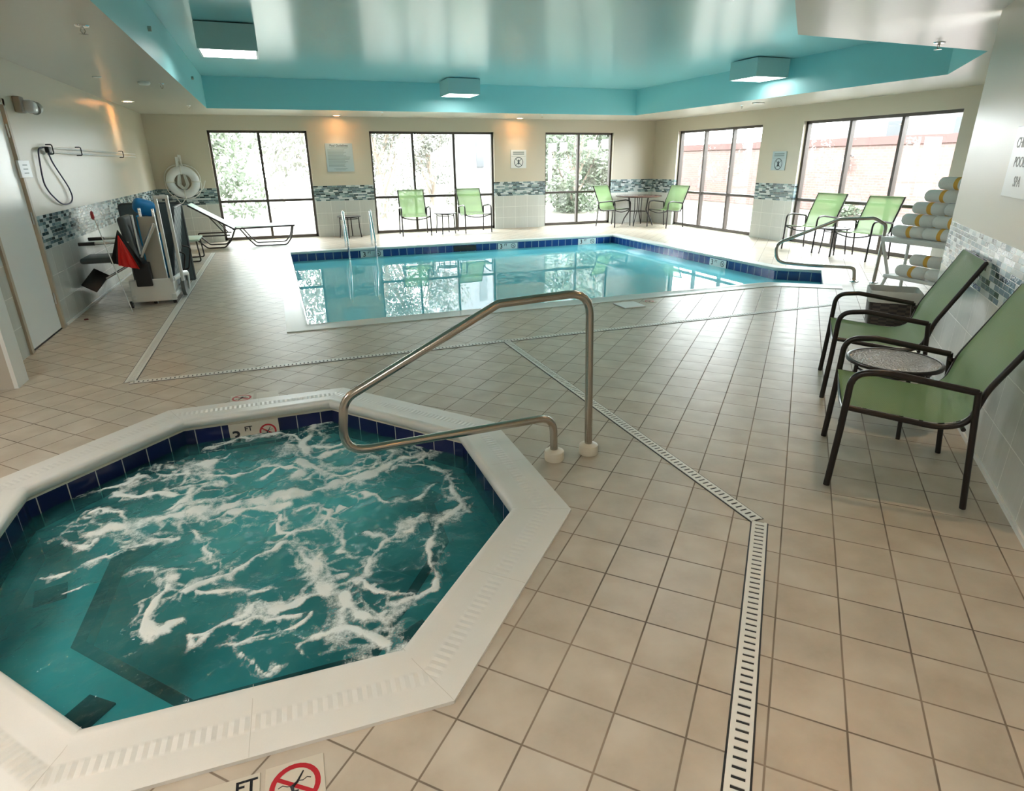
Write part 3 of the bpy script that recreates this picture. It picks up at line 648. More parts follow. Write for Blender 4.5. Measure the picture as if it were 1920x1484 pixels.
# ------------------------------------------------------------------ swimming pool
pool = thing('swimming_pool', 'long indoor swimming pool of calm turquoise water with blue edge tiles', 'swimming pool', (3.5, 9, 0))
PP = [(.21, 0), (.21, .008), (.19, .010), (.05, .010), (.02, .018), (0, .014), (-.008, 0), (-.005, -.018), (.01, -.03)]
mb = MB(); mb.sweep(POOL, PP); rel(mb.build('coping', mat('pool_coping_stone', (.70, .72, .69), .3), pool, 40), pool)
mb = MB(); mb.sweep(POOL, [(.01, -.03), (.01, -.185)]); rel(mb.build('waterline_tiles', POOLBAND, pool), pool)
mb = MB(); mb.sweep(POOL, [(.01, -.185), (.0, -1.15)]); plate(mb, offset(POOL, 0), [], -1.15); rel(mb.build('basin', POOLPLASTER, pool), pool)
mb = MB(); plate(mb, offset(POOL, .008), [], -.155); rel(mb.build('water', POOLWATER, pool, merge='keep'), pool)
def pool_marker(x, y, ang, txt, z=-.095):
    m = Matrix.Translation((x, y, z)) @ Matrix.Rotation(ang, 4, 'Z') @ Matrix.Rotation(math.pi/2, 4, 'X')
    q = MB(); q.box((.0, 0, .002), (.42, .118, .006), m); o = q.build('waterline_marker', mat('white_marker_tile', (.75, .80, .80), .25), pool); rel(o, pool)
    q = MB(); text_mb(q, txt, .12, m @ Matrix.Translation((-.14, -.005, .006)), .0003, bold=True); text_mb(q, 'FT', .06, m @ Matrix.Translation((-.045, .02, .006)), .0003, bold=True)
    q.build('depth_lettering', INKB, o); r, b = MB(), MB(); nodive(r, b, m @ Matrix.Translation((.12, 0, 0)), .115, .006)
    r.build('no_diving_ring', INK, o); b.build('diver_mark', INKB, o)
for x in (1.62, 4.35, 6.15): pool_marker(x, 11.872, 0, '3')
for y in (8.35,): pool_marker(6.762, y, -math.pi/2, '3')
q = MB(); q.box((3.45, 11.868, -.09), (.46, .012, .10)); rel(q.build('skimmer_mouth', BLACK, pool), pool)
# three wide steps in the corner bay
q = MB()
for k, z in enumerate((-.38, -.62, -.86)):
    m = Matrix.Rotation(math.pi/4, 4, 'Z'); u1 = 9.80; v1 = .34-.0
    q.box(((8.70+9.80)/2, -(v1-.12-.12*k-.0)+.0, z-.12), (1.04, .24, .24), m)
rel(q.build('entry_step', POOLPLASTER, pool), pool)

# ------------------------------------------------------------------ trench drains, deck fittings
DRW = mat('white_drain_grate', (.74, .73, .68), .4)
def drain(label, a, b, w_, ma=0., mc=0., pitch=.03):
    A, B = Vector(a), Vector(b); L = (B-A).length; t = (B-A)/L; ang = math.atan2(t.y, t.x)
    root = thing('trench_drain', label, 'drain', (*((A+B)/2), 0), ang)
    q = MB(); q.box((0, 0, .001), (L, w_+.012, .002)); q.build('drain_channel', BLACK, root)
    q = MB(); h = L/2
    for y0, y1 in ((-w_/2, -.32*w_), (.26*w_, w_/2)): q.box((0, (y0+y1)/2, .0032), (L, y1-y0, .0026))
    n = int(L/pitch)
    for i in range(n): q.box((-h+(i+.5)*L/n, -.03*w_, .0032), (L/n*.66, .58*w_, .0026))
    q.build('grate', DRW, root, merge='keep')
drain('white slotted drain running diagonally beside the angled wall towards the camera', (-.6, -.75), (1.825, 1.785), .062)
drain('white slotted drain running straight from the hot tub side to the pool side drain', (1.825, 1.80), (1.79, 4.96), .06)
drain('long white drain crossing the deck between the hot tub and the pool', (-1.17, 4.965), (5.6, 4.95), .06)
drain('white drain running along the left of the pool towards the back wall', (-1.17, 4.97), (-1.14, 12.5), .07)
q = MB(); q.rbox((3.55, 5.79, .006), (.26, .26, .012), .004); tag(q.build('deck_access_cover', WPLAS), 'square white skimmer lid in the deck by the near pool edge', 'lid')
marker('no_diving_tile', flat(3.86, 6.0-.13, 0), .12, 'dive', 'small no diving tile in the deck beside the near pool edge', 'tile')

# ------------------------------------------------------------------ handrails
rail = thing('grab_rail', 'bent stainless steel grab rail leaning over the hot tub edge', 'handrail', (1.34, 2.68, 0))
pts = [(1.235, 2.68, 0), (1.225, 2.68, .15), (1.17, 2.68, .235), (1.03, 2.68, .24), (.30, 2.68, .238), (.165, 2.68, .30), (.185, 2.68, .49), (.31, 2.68, .545), (.93, 2.68, .862), (1.02, 2.68, .875), (1.29, 2.68, .882), (1.40, 2.68, .83), (1.415, 2.68, .68), (1.44, 2.68, 0)]
pts = [(x-1.34, y-2.68, z) for x, y, z in pts]
q = MB(); q.tube(fil([pts[0], (-.115, 0, .25), (-1.19, 0, .235), (-1.16, 0, .50), (-.41, 0, .875), (.075, 0, .895), pts[-1]], [.085, .11, .11, .06, .12]), .0205, 16); q.build('rail', STEEL, rail, 60)
for x in (-.105, .10):
    q = MB(); q.lathe([(.0205, .062), (.032, .06), (.05, .052), (.053, .045), (.053, .008), (.05, 0)], (x, 0, 0), 28); q.build('escutcheon', IVORY, rail, 40)
rail = thing('grab_rail', 'bent stainless steel handrail at the corner steps of the swimming pool', 'handrail', tuple(uv45(9.07, .86)), -math.pi/4)
def S(v, z): return (v-.86, 0, z)
q = MB(); q.tube(fil([S(.765, 0), S(.74, .18), S(.2, .178), S(-.20, .20), S(-.235, .44), S(.47, .775), S(.86, .80), S(1.0, .72), S(.985, 0)], [.07, .1, .14, .13, .1, .1, .08]), .021, 14); q.build('rail', STEEL, rail, 60)
for v in (.765, .985):
    q = MB(); q.lathe([(.022, .02), (.05, .012), (.058, 0)], (v-.86, 0, 0), 24); q.build('flange', BRIGHTSTEEL, rail, 40)
lad = thing('pool_ladder', 'steel pool ladder with two looped grab rails on the far edge', 'ladder', (1.45, 11.9, 0))
for x in (-.25, .25):
    q = MB(); q.tube(fil([(x, .42, 0), (x, .40, .62), (x, .30, .68), (x, -.06, .12), (x, -.075, -1.05)], [.08, .08, .3]), .021, 12); q.build('ladder_rail', BRIGHTSTEEL, lad, 60)
for z in (-.40, -.66, -.92):
    q = MB(); q.rbox((0, -.085, z), (.50, .08, .02), .006); q.build('step', WPLAS, lad)

# ------------------------------------------------------------------ chairs
def make_chair():
    t = thing('patio_chair', '-', 'chair')
    R = .0135
    for s in (-1, 1):
        X = .312*s
        q = MB(); q.tube(fil([(X, 0, 0), (X, .012, .30), (X, .018, .585), (X, .16, .60), (X*.985, .50, .555)], [.2, .11, .1], 8), R, 10, flat=1.15)
        q.build('front_leg_and_arm', BROWN, t, 60)
        q = MB(); q.tube(fil([(X, .56, 0), (X*.985, .50, .56)], .1), R, 10); q.build('rear_leg', BROWN, t, 60)
        x = .285*s
        q = MB(); q.tube(fil([(x, .01, .405), (x, .40, .365), (x, .50, .40), (x, .535, .56), (x, .715, .93)], [.35, .10, .3], 8), R, 10); q.build('sling_rail', BROWN, t, 60)
        q = MB(); q.tube([(X, .014, .41), (x, .02, .405)], .008, 8); q.build('seat_bracket', BROWN, t, 60)
        q = MB(); q.tube([(X*.98, .50, .53), (x, .515, .53)], .011, 8); q.build('arm_bracket', BROWN, t, 60)
    q = MB(); q.tube([(-.31+.62*k/14, .02, .395-.055*math.sin(math.pi*k/14)) for k in range(15)], .011, 10); q.build('front_rail', BROWN, t, 60)
    q = MB(); q.tube([(-.285, .49, .37), (.285, .49, .37)], .010, 8); q.build('rear_rail', BROWN, t, 60)
    q = MB(); q.tube([(-.285, .713, .926), (.285, .713, .926)], .012, 8); q.build('top_rail', BROWN, t, 60)
    prof = fil([(0, .004, .41), (0, .40, .372), (0, .497, .41), (0, .53, .56), (0, .705, .93)], [.35, .12, .3], 8)
    rows = []; L = [0]
    for a, b in zip(prof, prof[1:]): L.append(L[-1]+(b-a).length)
    for i, p in enumerate(prof):
        rows.append([(xx*.278, p.y+.0, p.z+.008-.022*(1-xx*xx)*(math.sin(math.pi*min(1, L[i]/.45)) if L[i] < .45 else 0)) for xx in [k/6-1 for k in range(13)]])
    q = MB(); q.grid(rows, uvf=lambda i, j: (j*.046, L[min(i, len(L)-1)])); q.build('sling', SLING, t, 70, merge='keep')
    return t
ch = make_chair()
def put_chair(c, loc, rz, label, first=False):
    if first: c.location = loc; c.rotation_euler = (0, 0, rz); c['label'] = label; c['group'] = 'green sling patio chairs'; return c
    return dup(c, loc, rz, label, 'green sling patio chairs')
A45 = -math.radians(135)
put_chair(ch, tuple(uv45(3.355, .305)), A45, 'green sling chair against the angled wall, on the drain side of the glass table', True)
put_chair(ch, tuple(uv45(4.645, .305)), A45, 'green sling chair at the angled wall, between the glass side table and the wicker basket')
put_chair(ch, (2.88, 13.60, 0), math.radians(-4), 'green chair at the middle back window, left of the small round table')
put_chair(ch, (4.30, 13.62, 0), math.radians(2), 'green chair at the middle back window, right of the small round table')
put_chair(ch, (7.90, 13.42, 0), math.radians(24), 'green chair between the back window and the tall round corner table')
put_chair(ch, (8.50, 12.86, 0), math.radians(-78), 'green chair between the tall round corner table and the side window wall')
put_chair(ch, (8.46, 8.42, 0), math.radians(-84), 'green chair at the large side window, farther from the towel rack')
put_chair(ch, (8.42, 7.32, 0), math.radians(-84), 'green chair at the large side window, next to the towel rack')

def side_table(loc, h, r, label, rz=0., first=None):
    t = thing('side_table', label, 'table', loc, rz, 'small round side tables')
    q = MB(); q.lathe([(r-.012, h-.022), (r, h-.018), (r, h-.004), (r-.006, h), (r-.018, h), (r-.018, h-.012)], n=48)
    q.build('rim', BROWN, t, 40)
    q = MB(); q.lathe([(0.0001, h-.012), (r-.017, h-.012), (r-.017, h-.004), (0.0001, h-.004)], n=48); q.build('glass_top', PEBBLE, t, 30)
    for k in range(4):
        a = math.pi/4+k*math.pi/2; c, s = math.cos(a), math.sin(a)
        q = MB(); q.tube(fil([(c*(r-.05), s*(r-.05), h-.022), (c*(r-.045), s*(r-.045), h*.5), (c*(r-.02), s*(r-.02), 0)], .2), .0115, 10); q.build('leg', BROWN, t, 60)
    q = MB(); q.tube([(math.cos(k*math.pi/12)*(r-.06), math.sin(k*math.pi/12)*(r-.06), h-.06) for k in range(24)], .007, 6, closed=True); q.build('brace_ring', BROWN, t, 60)
    return t
side_table(tuple(uv45(4.0, .62)), .405, .25, 'round pebbled glass side table between the two near green chairs', .3)
side_table((3.59, 13.85, 0), .45, .25, 'small round table between the two green chairs at the middle back window', .2)
side_table((1.49, 13.95, 0), .45, .25, 'small round dark table standing alone below the rules sign', .5)
side_table((8.70, 7.88, 0), .43, .22, 'small round table between the two chairs at the right window', .1)
t = thing('bistro_table', 'tall round brown table with curved legs in the back corner', 'table', (8.42, 13.60, 0))
q = MB(); q.lathe([(.0001, .675), (.54, .675), (.56, .685), (.56, .70), (.545, .706), (.0001, .706)], n=56); q.build('tabletop', mat('brown_tabletop', (.10, .055, .045), .18), t, 30)
for k in range(4):
    a = math.pi/4+k*math.pi/2; c, s = math.cos(a), math.sin(a)
    q = MB()
    for o in (-.03, .03):
        px, py = -s*o, c*o
        q.tube(fil([(c*.24+px, s*.24+py, .675), (c*.20+px, s*.20+py, .36), (c*.34+px*.5, s*.34+py*.5, .14), (c*.38, s*.38, 0)], .15, 8), .011, 8)
    q.build('leg', BROWN, t, 60)
q = MB(); q.tube([(math.cos(k*math.pi/12)*.20, math.sin(k*math.pi/12)*.20, .33) for k in range(24)], .008, 6, closed=True); q.build('brace_ring', BROWN, t, 60)

# ------------------------------------------------------------------ chaise longue
t = thing('sun_lounger', 'sun lounger with raised back and black looped legs in front of the left window', 'sun lounger', (-.55, 13.42, 0))
LM = mat('pale_green_sling', (.46, .60, .50), .6)
wd = .32
def LY(x, z): return [(x+.0, -wd, z), (x, wd, z)]
for s in (-1, 1):
    q = MB(); q.tube(fil([(.88, s*wd, .375), (-.16, s*wd, .355), (-.24, s*wd, .35)], .1), .016, 10); q.build('seat_rail', BROWN, t, 60)
    q = MB(); q.tube([(-.22, s*wd, .355), (-.93, s*wd, .80)], .016, 10); q.build('back_rail', BROWN, t, 60)
for x, z in ((.88, .375), (-.93, .80)):
    q = MB(); q.tube([(x, -wd, z), (x, wd, z)], .016, 10); q.build('cross_rail', BROWN, t, 60)
q = MB(); q.box((.35, 0, .382), (1.10, .62, .012)); q.build('seat_sling', LM, t)
q = MB(); m = Matrix.Translation((-.575, 0, .592)) @ Matrix.Rotation(math.atan2(.445, -.71)-math.pi, 4, 'Y').inverted()
q.face([(-.22, -wd, .372), (-.22, wd, .372), (-.93, wd, .818), (-.93, -wd, .818)]); q.face([(-.215, -wd, .360), (-.215, wd, .360), (-.925, wd, .806), (-.925, -wd, .806)][::-1]); q.build('back_sling', LM, t, merge='keep')
for s in (-1, 1):
    y = s*(wd-.02)
    q = MB(); q.tube(fil([(.86, y, .36), (.80, y, .13), (.70, y, .016), (.14, y, .016), (.04, y, .13), (-.12, y, .36)], [.2, .08, .08, .2]), .013, 8); q.build('leg_loop', BROWN, t, 60)
    q = MB(); q.tube(fil([(-.20, y, .35), (-.30, y, .13), (-.42, y, .016), (-.72, y, .016), (-.86, y, .16), (-.92, y, .24), (-.30, y, .24)], [.2, .08, .08, .1, .03]), .013, 8); q.build('leg_loop', BROWN, t, 60)
    q = MB(); q.tube([(-.62, y, .60), (-.36, y, .24)], .010, 8); q.build('back_strut', BROWN, t, 60)

# ------------------------------------------------------------------ left wall fittings and lift
# small grey wall sign by the door
q = MB(); t = thing('wall_sign', 'small grey sign with tiny lines of text beside the door', 'sign', (XL+.012, 7.19, 1.48))
q.rbox((0, 0, 0), (.02, .29, .15), .003); q.build('plate', SIGNWHITE, t)
q = MB()
for k in range(3): q.box((.0105, -.0, .035-.035*k), (.001, .12, .008))
q.build('lettering', INKG, t)
t = thing('emergency_light', 'grey twin head emergency light high on the left wall', 'lamp', (XL, 7.52, 2.04))
q = MB(); q.rbox((.03, -.06, .0), (.06, .12, .14), .01); q.build('housing', mat('warm_grey_plastic', (.33, .31, .28), .4), t, 40)
q = MB(); q.rbox((.085, .03, -.01), (.10, .16, .11), .03); q.build('lens', mat('ribbed_clear_plastic', (.70, .73, .78), .12), t, 40)
q = MB(); q.lathe([(.0001, -.03), (.05, -.03), (.055, .03), (.0001, .035)], (0, 0, 0), 24)
o = q.build('lamp_head', mat('grey_lamp_head', (.34, .36, .34), .3), t, 40); o.location = (.09, .17, -.015); o.rotation_euler = (math.radians(-70), 0, 0)
t = thing('skimmer_pole', 'long white pole on wall hooks with a dark hose loop hanging from its end', 'pole', (XL+.045, 10.2, 1.68))
for dz in (.0, -.045):
    q = MB(); q.tube([(0, -2.25, dz), (0, 2.4, dz)], .009, 10); q.build('pole', WPLAS, t, 60)
for y in (-2.2, -1.1, 1.3):
    q = MB(); q.tube(fil([(-.036, y, .03), (.02, y, .03), (.02, y, -.06), (-.036, y, -.06)], .015), .006, 8); q.build('wall_hook', BLACK, t, 60)
q = MB(); q.rbox((0, -2.28, -.02), (.04, .10, .06), .01); q.build('end_clamp', BLACK, t, 40)
hp = [(7.92, 1.685), (7.70, 1.66), (7.63, 1.55), (7.585, 1.367), (7.66, 1.27), (7.784, 1.205), (7.95, 1.14), (8.143, 1.118), (8.33, 1.13), (8.42, 1.179), (8.40, 1.25), (8.328, 1.323), (8.062, 1.515), (7.99, 1.60), (7.95, 1.67)]
P3 = [Vector((-.02, y-10.2, z-1.68)) for y, z in hp]; sm = []
for i in range(len(P3)-1):
    p0, p1, p2, p3 = P3[max(i-1, 0)], P3[i], P3[i+1], P3[min(i+2, len(P3)-1)]
    for k in range(6):
        u = k/6; sm.append(.5*((2*p1)+(p2-p0)*u+(2*p0-5*p1+4*p2-p3)*u*u+(3*p1-p0-3*p2+p3)*u**3))
q = MB(); q.tube(sm, .0075, 8); q.build('hose', mat('slate_hose', (.06, .06, .12), .4), t, 60)

# life ring
t = thing('life_ring', 'white life ring with rope hanging beside the left back window', 'life ring', (-1.60, YB-.03, 1.19))
n = 40; q = MB(); q.tube([(math.cos(2*math.pi*k/n)*.225, -.075, math.sin(2*math.pi*k/n)*.225) for k in range(n)], .075, 16, closed=True); q.build('ring', mat('white_foam_ring', (.76, .78, .80), .5), t, 60)
rp = []
for k in range(41):
    a = 2*math.pi*k/40; d = .312+.028*abs(math.sin(2*a)); rp.append((math.cos(a)*d, -.08, math.sin(a)*d-.0))
q = MB(); q.tube(rp[:-1], .009, 8, closed=True); q.build('grab_rope', ROPE, t, 60)
for a in range(4):
    c, s_ = math.cos(a*math.pi/2), math.sin(a*math.pi/2); q = MB()
    q.tube([Vector((c*.225, -.075, s_*.225))+(Vector((c, 0, s_))*math.cos(k*math.pi/8)+Vector((0, 1, 0))*math.sin(k*math.pi/8))*.078 for k in range(16)], .011, 6, closed=True, flat=1); q.build('rope_band', ROPE, t, 60)
q = MB()
for k in range(4):
    w_ = .05+.018*k; q.tube(fil([(-w_*.5, -.10-.012*k, .46), (-w_*.7, -.05-.01*k, .12), (-w_, -.05-.012*k, -.05), (0, -.05-.012*k, -.12-.015*k), (w_, -.05-.012*k, -.05), (w_*.6, -.05-.01*k, .12), (w_*.2, -.10-.012*k, .46)], .05), .009, 8)
q.build('throw_rope', ROPE, t, 60)
q = MB(); q.tube(fil([(0, .02, .44), (0, -.11, .44), (0, -.12, .50)], .02), .01, 8); q.box((0, .02, .44), (.06, .015, .12)); q.build('wall_hook', WPLAS, t, 60)
q = MB(); q.tube(fil([(.18, -.09, -.24), (.34, -.09, -.13), (.40, -.09, .02)], .1), .008, 6); q.tube(fil([(-.2, -.09, -.24), (-.10, -.09, -.42), (-.02, -.09, -.33)], .03), .008, 6); q.build('loose_rope', ROPE, t, 60)

# signs
def poster(loc, rz, w_, h, label, m, kind):
    t = thing('wall_sign', label, 'sign', loc, rz)
    q = MB(); q.rbox((0, -.008, 0), (w_, .012, h), .003); q.build('plate', m, t)
    M = Matrix.Rotation(math.pi/2, 4, 'X'); M.translation = (0, -.0145, 0)
    q = MB()
    if kind == 'rules':
        text_mb(q, 'Pool Guidelines', w_*.105, M @ Matrix.Translation((0, h*.42, 0)), .0005, bold=True)
        q.build('heading', INK, t); q = MB(); random.seed(4)
        for k in range(2): q.box((0, -.0148, h*(.36-.03*k)), (w_*(.7-.1*k), .001, h*.010))
        for k in range(15):
            ww = w_*random.uniform(.55, .86); q.box((-w_*.43+ww/2, -.0148, h*(.27-.042*k)), (ww, .001, h*.014))
        for k in range(2): q.box((0, -.0148, -h*(.40+.035*k)), (w_*(.5-.12*k), .001, h*.012))
        q.build('lettering', INKG, t)
    elif kind == 'dive':
        for k in range(2): q.box((0, -.0148, h*(.37-.10*k)), (w_*.72, .001, h*.06))
        q.box((0, -.0148, h*.15), (w_*.9, .001, h*.012)); q.build('lettering', INKG, t)
        q = MB(); M2_ = Matrix.Rotation(math.pi/2, 4, 'X'); M2_.translation = (0, -.0148, -h*.17)
        disc(q, 0, 0, w_*.25, w_*.29, 0, M2_); 
        for a in (.8, -.8): q.box((0, 0, 0), (w_*.5, w_*.03, .001), M2_ @ Matrix.Rotation(a, 4, 'Z'))
        q.tube([M2_ @ Vector((0, -.12*w_, 0)), M2_ @ Vector((0, .05*w_, 0))], w_*.04, 8); disc(q, 0, .1*w_, .0001, w_*.05, .001, M2_, 12)
        q.build('prohibition_symbol', INK, t, merge='keep')
    else:
        for k, (s_, dx) in enumerate((('CHILDREN', .06), ('POOL', .10), ('SPA', .18))):
            text_mb(q, s_, .075, M @ Matrix.Translation((-w_*.5+dx, h*.26-k*h*.27, 0)), .0005, align='LEFT')
        q.build('lettering', mat('soft_grey_ink', (.30, .31, .32), .5), t)
    return t
poster((1.46, YB, 1.62), 0, .56, .56, 'pale blue pool rules poster with dense text left of the middle back window', SIGNBLUE, 'rules')
poster((5.53, YB, 1.56), 0, .39, .40, 'pale square no diving sign between the middle and right back windows', SIGNWHITE, 'dive')
poster((XR, 9.93, 1.47), -math.pi/2, .36, .34, 'pale square no diving sign between the two right wall windows', SIGNBLUE, 'dive')
p = uv45(3.985, V0-.002); poster((p.x, p.y, 1.475), -math.radians(135), .95, .36, 'white sign with large grey capitals on the near angled wall', SIGNWHITE, 'big')

# pool lift (wheeled cart with seat, mast and counterweight tray), parked against the left wall
t = thing('pool_lift', 'wheeled white pool lift with grey padded seat and red cloth, beside the door wall', 'pool lift', (-1.4, 7.95, 0))
def L(x, y, z): return (x+1.4, y-7.95, z)
q = MB(); q.rbox(L(-1.415, 7.95, .165), (.45, .04, .255), .015); q.build('front_cover', WPLAS, t, 40)
for x in (-1.62, -1.21):
    q = MB(); q.rbox(L(x, 8.2, .09), (.05, .56, .05), .008); q.build('base_rail', WMETAL, t, 40)
q = MB(); q.rbox(L(-1.415, 8.2, .16), (.40, .36, .12), .02); q.build('battery_tray', BEIGEP, t, 40)
for x, y in ((-1.64, 7.84), (-1.42, 8.0), (-1.22, 7.98), (-1.62, 8.4)):
    q = MB(); q.tube([L(x-.018, y, .032), L(x+.018, y, .032)], .032, 18); q.box(L(x, y, .062), (.02, .04, .03)); q.build('caster', BLACK, t, 50)
q = MB(); q.tube([L(-1.13, 8.38, .13), L(-1.17, 8.38, .13)], .12, 28); q.build('wheel', mat('grey_rubber', (.14, .16, .16), .5), t, 50)
q = MB(); q.tube(fil([L(-1.19, 8.0, .27), L(-1.12, 8.2, .30), L(-1.10, 8.5, .26), L(-1.12, 8.55, .06)], .08), .03, 10, flat=.5); q.build('wheel_guard', WPLAS, t, 60)
for x in (-1.20, -1.09):
    q = MB(); q.rbox(L(x, 7.93, .72), (.03, .05, .93), .006); q.build('mast_post', WMETAL, t, 40)
q = MB(); q.rbox(L(-1.145, 7.93, 1.175), (.145, .06, .035), .008); q.build('mast_head', WMETAL, t, 40)
for x, zt in ((-1.40, 1.06), (-1.27, 1.05)):
    q = MB(); q.rbox(L(x, 8.05, zt/2+.12), (.028, .04, zt-.24), .006); q.build('support_post', ALU, t, 40)
q = MB(); q.tube([L(-1.26, 7.91, .90), L(-1.46, 7.91, .55)], .022, 10); q.build('lift_arm', ALU, t, 60)
q = MB(); q.tube([L(-1.46, 7.9, .58), L(-1.46, 7.9, 1.0)], .016, 10); q.build('actuator', ALU, t, 60)
q = MB(); q.rbox(L(-1.345, 8.03, .60), (.17, .03, .74), .008); q.build('cover_panel', BEIGEP, t, 40)
q = MB(); q.rbox((0, 0, 0), (.085, .42, .46), .035); o = q.build('seat_back', DGREY, t, 50); o.location = L(-1.53, 8.0, .76); o.rotation_euler = (0, math.radians(-6), 0)
q = MB(); q.rbox(L(-1.80, 8.0, .545), (.44, .42, .06), .025); q.build('seat', DGREY, t, 50)
for y, z in ((7.80, .725), (8.22, .735)):
    q = MB(); q.tube([L(-1.52, y, z), L(-1.86, y, z)], .012, 10); o = q.build('armrest', ALU, t, 60)
    q = MB(); q.tube([L(-1.84, y, z), L(-1.99, y, z)], .019, 12); q.build('grip', BLACK, o, 60)
q = MB(); q.tube([L(-1.60, 7.95, .46), L(-2.0, 7.95, .25)], .013, 10); q.build('footrest_arm', ALU, t, 60)
q = MB(); q.rbox((0, 0, 0), (.17, .24, .018), .006); o = q.build('footrest', BLACK, t, 40); o.location = L(-1.95, 7.93, .32); o.rotation_euler = (math.radians(48), math.radians(28), math.radians(-18))
q = MB(); q.rbox(L(-1.48, 8.05, .35), (.16, .3, .26), .01); q.build('gearbox', BLACK, t, 40)
# red cloth draped on the armrest
def cloth(name, label, cat, m, tri, loc):
    q = MB(); N = 10; rows = []
    for i in range(N+1):
        u = i/N; a = Vector(tri[0]).lerp(Vector(tri[1]), u); b = Vector(tri[0]).lerp(Vector(tri[2]), u)
        rows.append([a.lerp(b, j/8)+Vector((0, -.02*math.sin(j*2.1+u*3)*u, 0)) for j in range(9)])
    q.grid(rows); q.grid([[p+Vector((.004, .012, 0)) for p in r] for r in rows][::-1])
    o = q.build(name, m, None, 60, merge='keep'); o.location = loc; return tag(o, label, cat)
cloth('safety_flag', 'red triangular cloth hanging over the side of the pool lift seat', 'cloth', RED, [(0, 0, .26), (-.055, 0, -.06), (.135, 0, -.11)], (-1.60, 7.74, .55))
cloth('safety_belt', 'black seat belt webbing hanging behind the red cloth', 'belt', BLACK, [(0, 0, .30), (-.13, 0, -.05), (.18, 0, -.10)], (-1.60, 7.77, .56))
t = thing('test_pole', 'thin white rod with a red tip leaning beside the pool lift', 'rod', (-1.60, 7.62, 0))
q = MB(); q.tube([(0, 0, 0), (-.16, .02, 1.05)], .005, 8); q.build('rod', WPLAS, t)
q = MB(); q.lathe([(.004, 0), (.016, .02), (.016, .07), (.006, .09)], (-.162, .02, .98), 12); q.build('tip', INKR, t, 50)
# upright folded loungers and blue mats stored behind the lift
t = thing('folded_lounger', 'folded lounger with diagonally hatched mesh stored upright, seen edge on', 'sun lounger', (-1.10, 9.3, 0), math.radians(4), 'loungers stored upright')
def folded(t, m):
    q = MB(); pts = fil([(0, -.42, .03), (0, -.42, 1.04), (0, .30, 1.04), (0, .30, .03), (0, -.42, .03)], .05); q.tube(pts, .014, 8); q.build('frame', DGREY, t, 60)
    q = MB(); q.box((0, -.06, .535), (.012, .70, .98)); q.build('sling', m, t)
    for y in (-.36, .25):
        q = MB(); q.tube(fil([(.02, y, .20), (.10, y, .22), (.12, y, .5), (.02, y, .52)], .04), .010, 8); q.build('leg_loop', BROWN, t, 60)
folded(t, STRIPE); t.rotation_euler = (0, math.radians(10), 0); t.location = (-1.31, 9.0, 0)
t2 = thing('folded_lounger', 'dark lounger stored upright, facing the camera behind the blue mats', 'sun lounger', (-1.56, 9.42, 0), math.radians(90), 'loungers stored upright'); folded(t2, mat('slate_sling', (.10, .13, .14), .6))
for i, (x, y, h, la) in enumerate(((-1.52, 8.75, .95, 'blue foam mat stored upright behind the pool lift panel'), (-1.36, 8.70, .72, 'short bright blue foam mat stored behind the lift mast'))):
    q = MB(); q.rbox((0, 0, h/2), (.05, .38, h), .02); o = q.build('foam_mat', BLUE, None, 50); o.location = (x, y, 0); tag(o, la, 'mat')
q = MB(); q.rbox((0, 0, 0), (.24, .20, .17), .06); o = q.build('blue_bag', mat('blue_bag_nylon', (.01, .24, .60), .5), None, 60); o.location = (-1.47, 8.80, 1.03)
o.rotation_euler = (.2, .35, .3); tag(o, 'crumpled bright blue bag resting on top of the stored mats', 'bag')
t = thing('foot_stool', 'low white topped stool with black looped legs behind the stored loungers', 'stool', (-1.38, 11.6, 0))
q = MB(); q.rbox((0, 0, .36), (.34, .7, .03), .01); q.build('seat', LM, t, 40)
for y in (-.3, .3):
    q = MB(); q.tube(fil([(-.13, y, .35), (-.15, y, .02), (.15, y, .02), (.13, y, .35)], .04), .012, 8); q.build('leg_loop', BROWN, t, 60)
q = MB(); q.lathe([(.0001, .012), (.018, .01), (.022, 0)], (-1.99, 7.40, 0), 16); tag(q.build('rubber_doorstop', mat('dark_red_rubber', (.12, .03, .03), .5)), 'tiny dark red stopper on the floor by the left wall', 'doorstop')

# ------------------------------------------------------------------ towel rack, towels, basket
t = thing('towel_rack', 'white two shelf rack holding rolled towels beyond the angled wall', 'rack', (6.10, 4.25, 0))
q = MB(); q.rbox((0, 0, .715), (.46, .98, .05), .01); q.build('top_shelf', WMETAL, t, 40)
q = MB(); q.rbox((.06, -.02, .335), (.40, .94, .035), .01); q.build('lower_shelf', WMETAL, t, 40)
for y in (-.47, .49):
    q = MB(); q.tube(fil([(-.19, y, .70), (-.02, y, .335), (-.17, y, 0)], .02), .016, 8); q.build('leg', WMETAL, t, 60)
    q = MB(); q.tube(fil([(.20, y, .70), (.22, y, 0)], .02), .016, 8); q.build('leg', WMETAL, t, 60)
def towel_mesh():
    q = MB(); n = 22; Ls = .325/2; rows = []
    for x, r in ((-Ls, .046), (-Ls+.012, .055), (-Ls+.05, .0585), (0, .058), (Ls-.05, .0585), (Ls-.012, .055), (Ls, .046)):
        rows.append([(math.cos(2*math.pi*k/n)*r*1.10, x, math.sin(2*math.pi*k/n)*r) for k in range(n)])
    b = q.grid(rows, closed_u=True); q.poly([b+k for k in range(n)]); q.poly([b+6*n+k for k in range(n)][::-1])
    for e in (-1, 1):   # rolled spiral on the ends
        q.tube([(math.cos(a*.5)*(.006+.0036*a*.5)*1.1, e*(Ls+.001), math.sin(a*.5)*(.006+.0036*a*.5)) for a in range(22)], .0035, 5)
    return q
tw = towel_mesh().build('rolled_towel', TOWEL, None, 60)
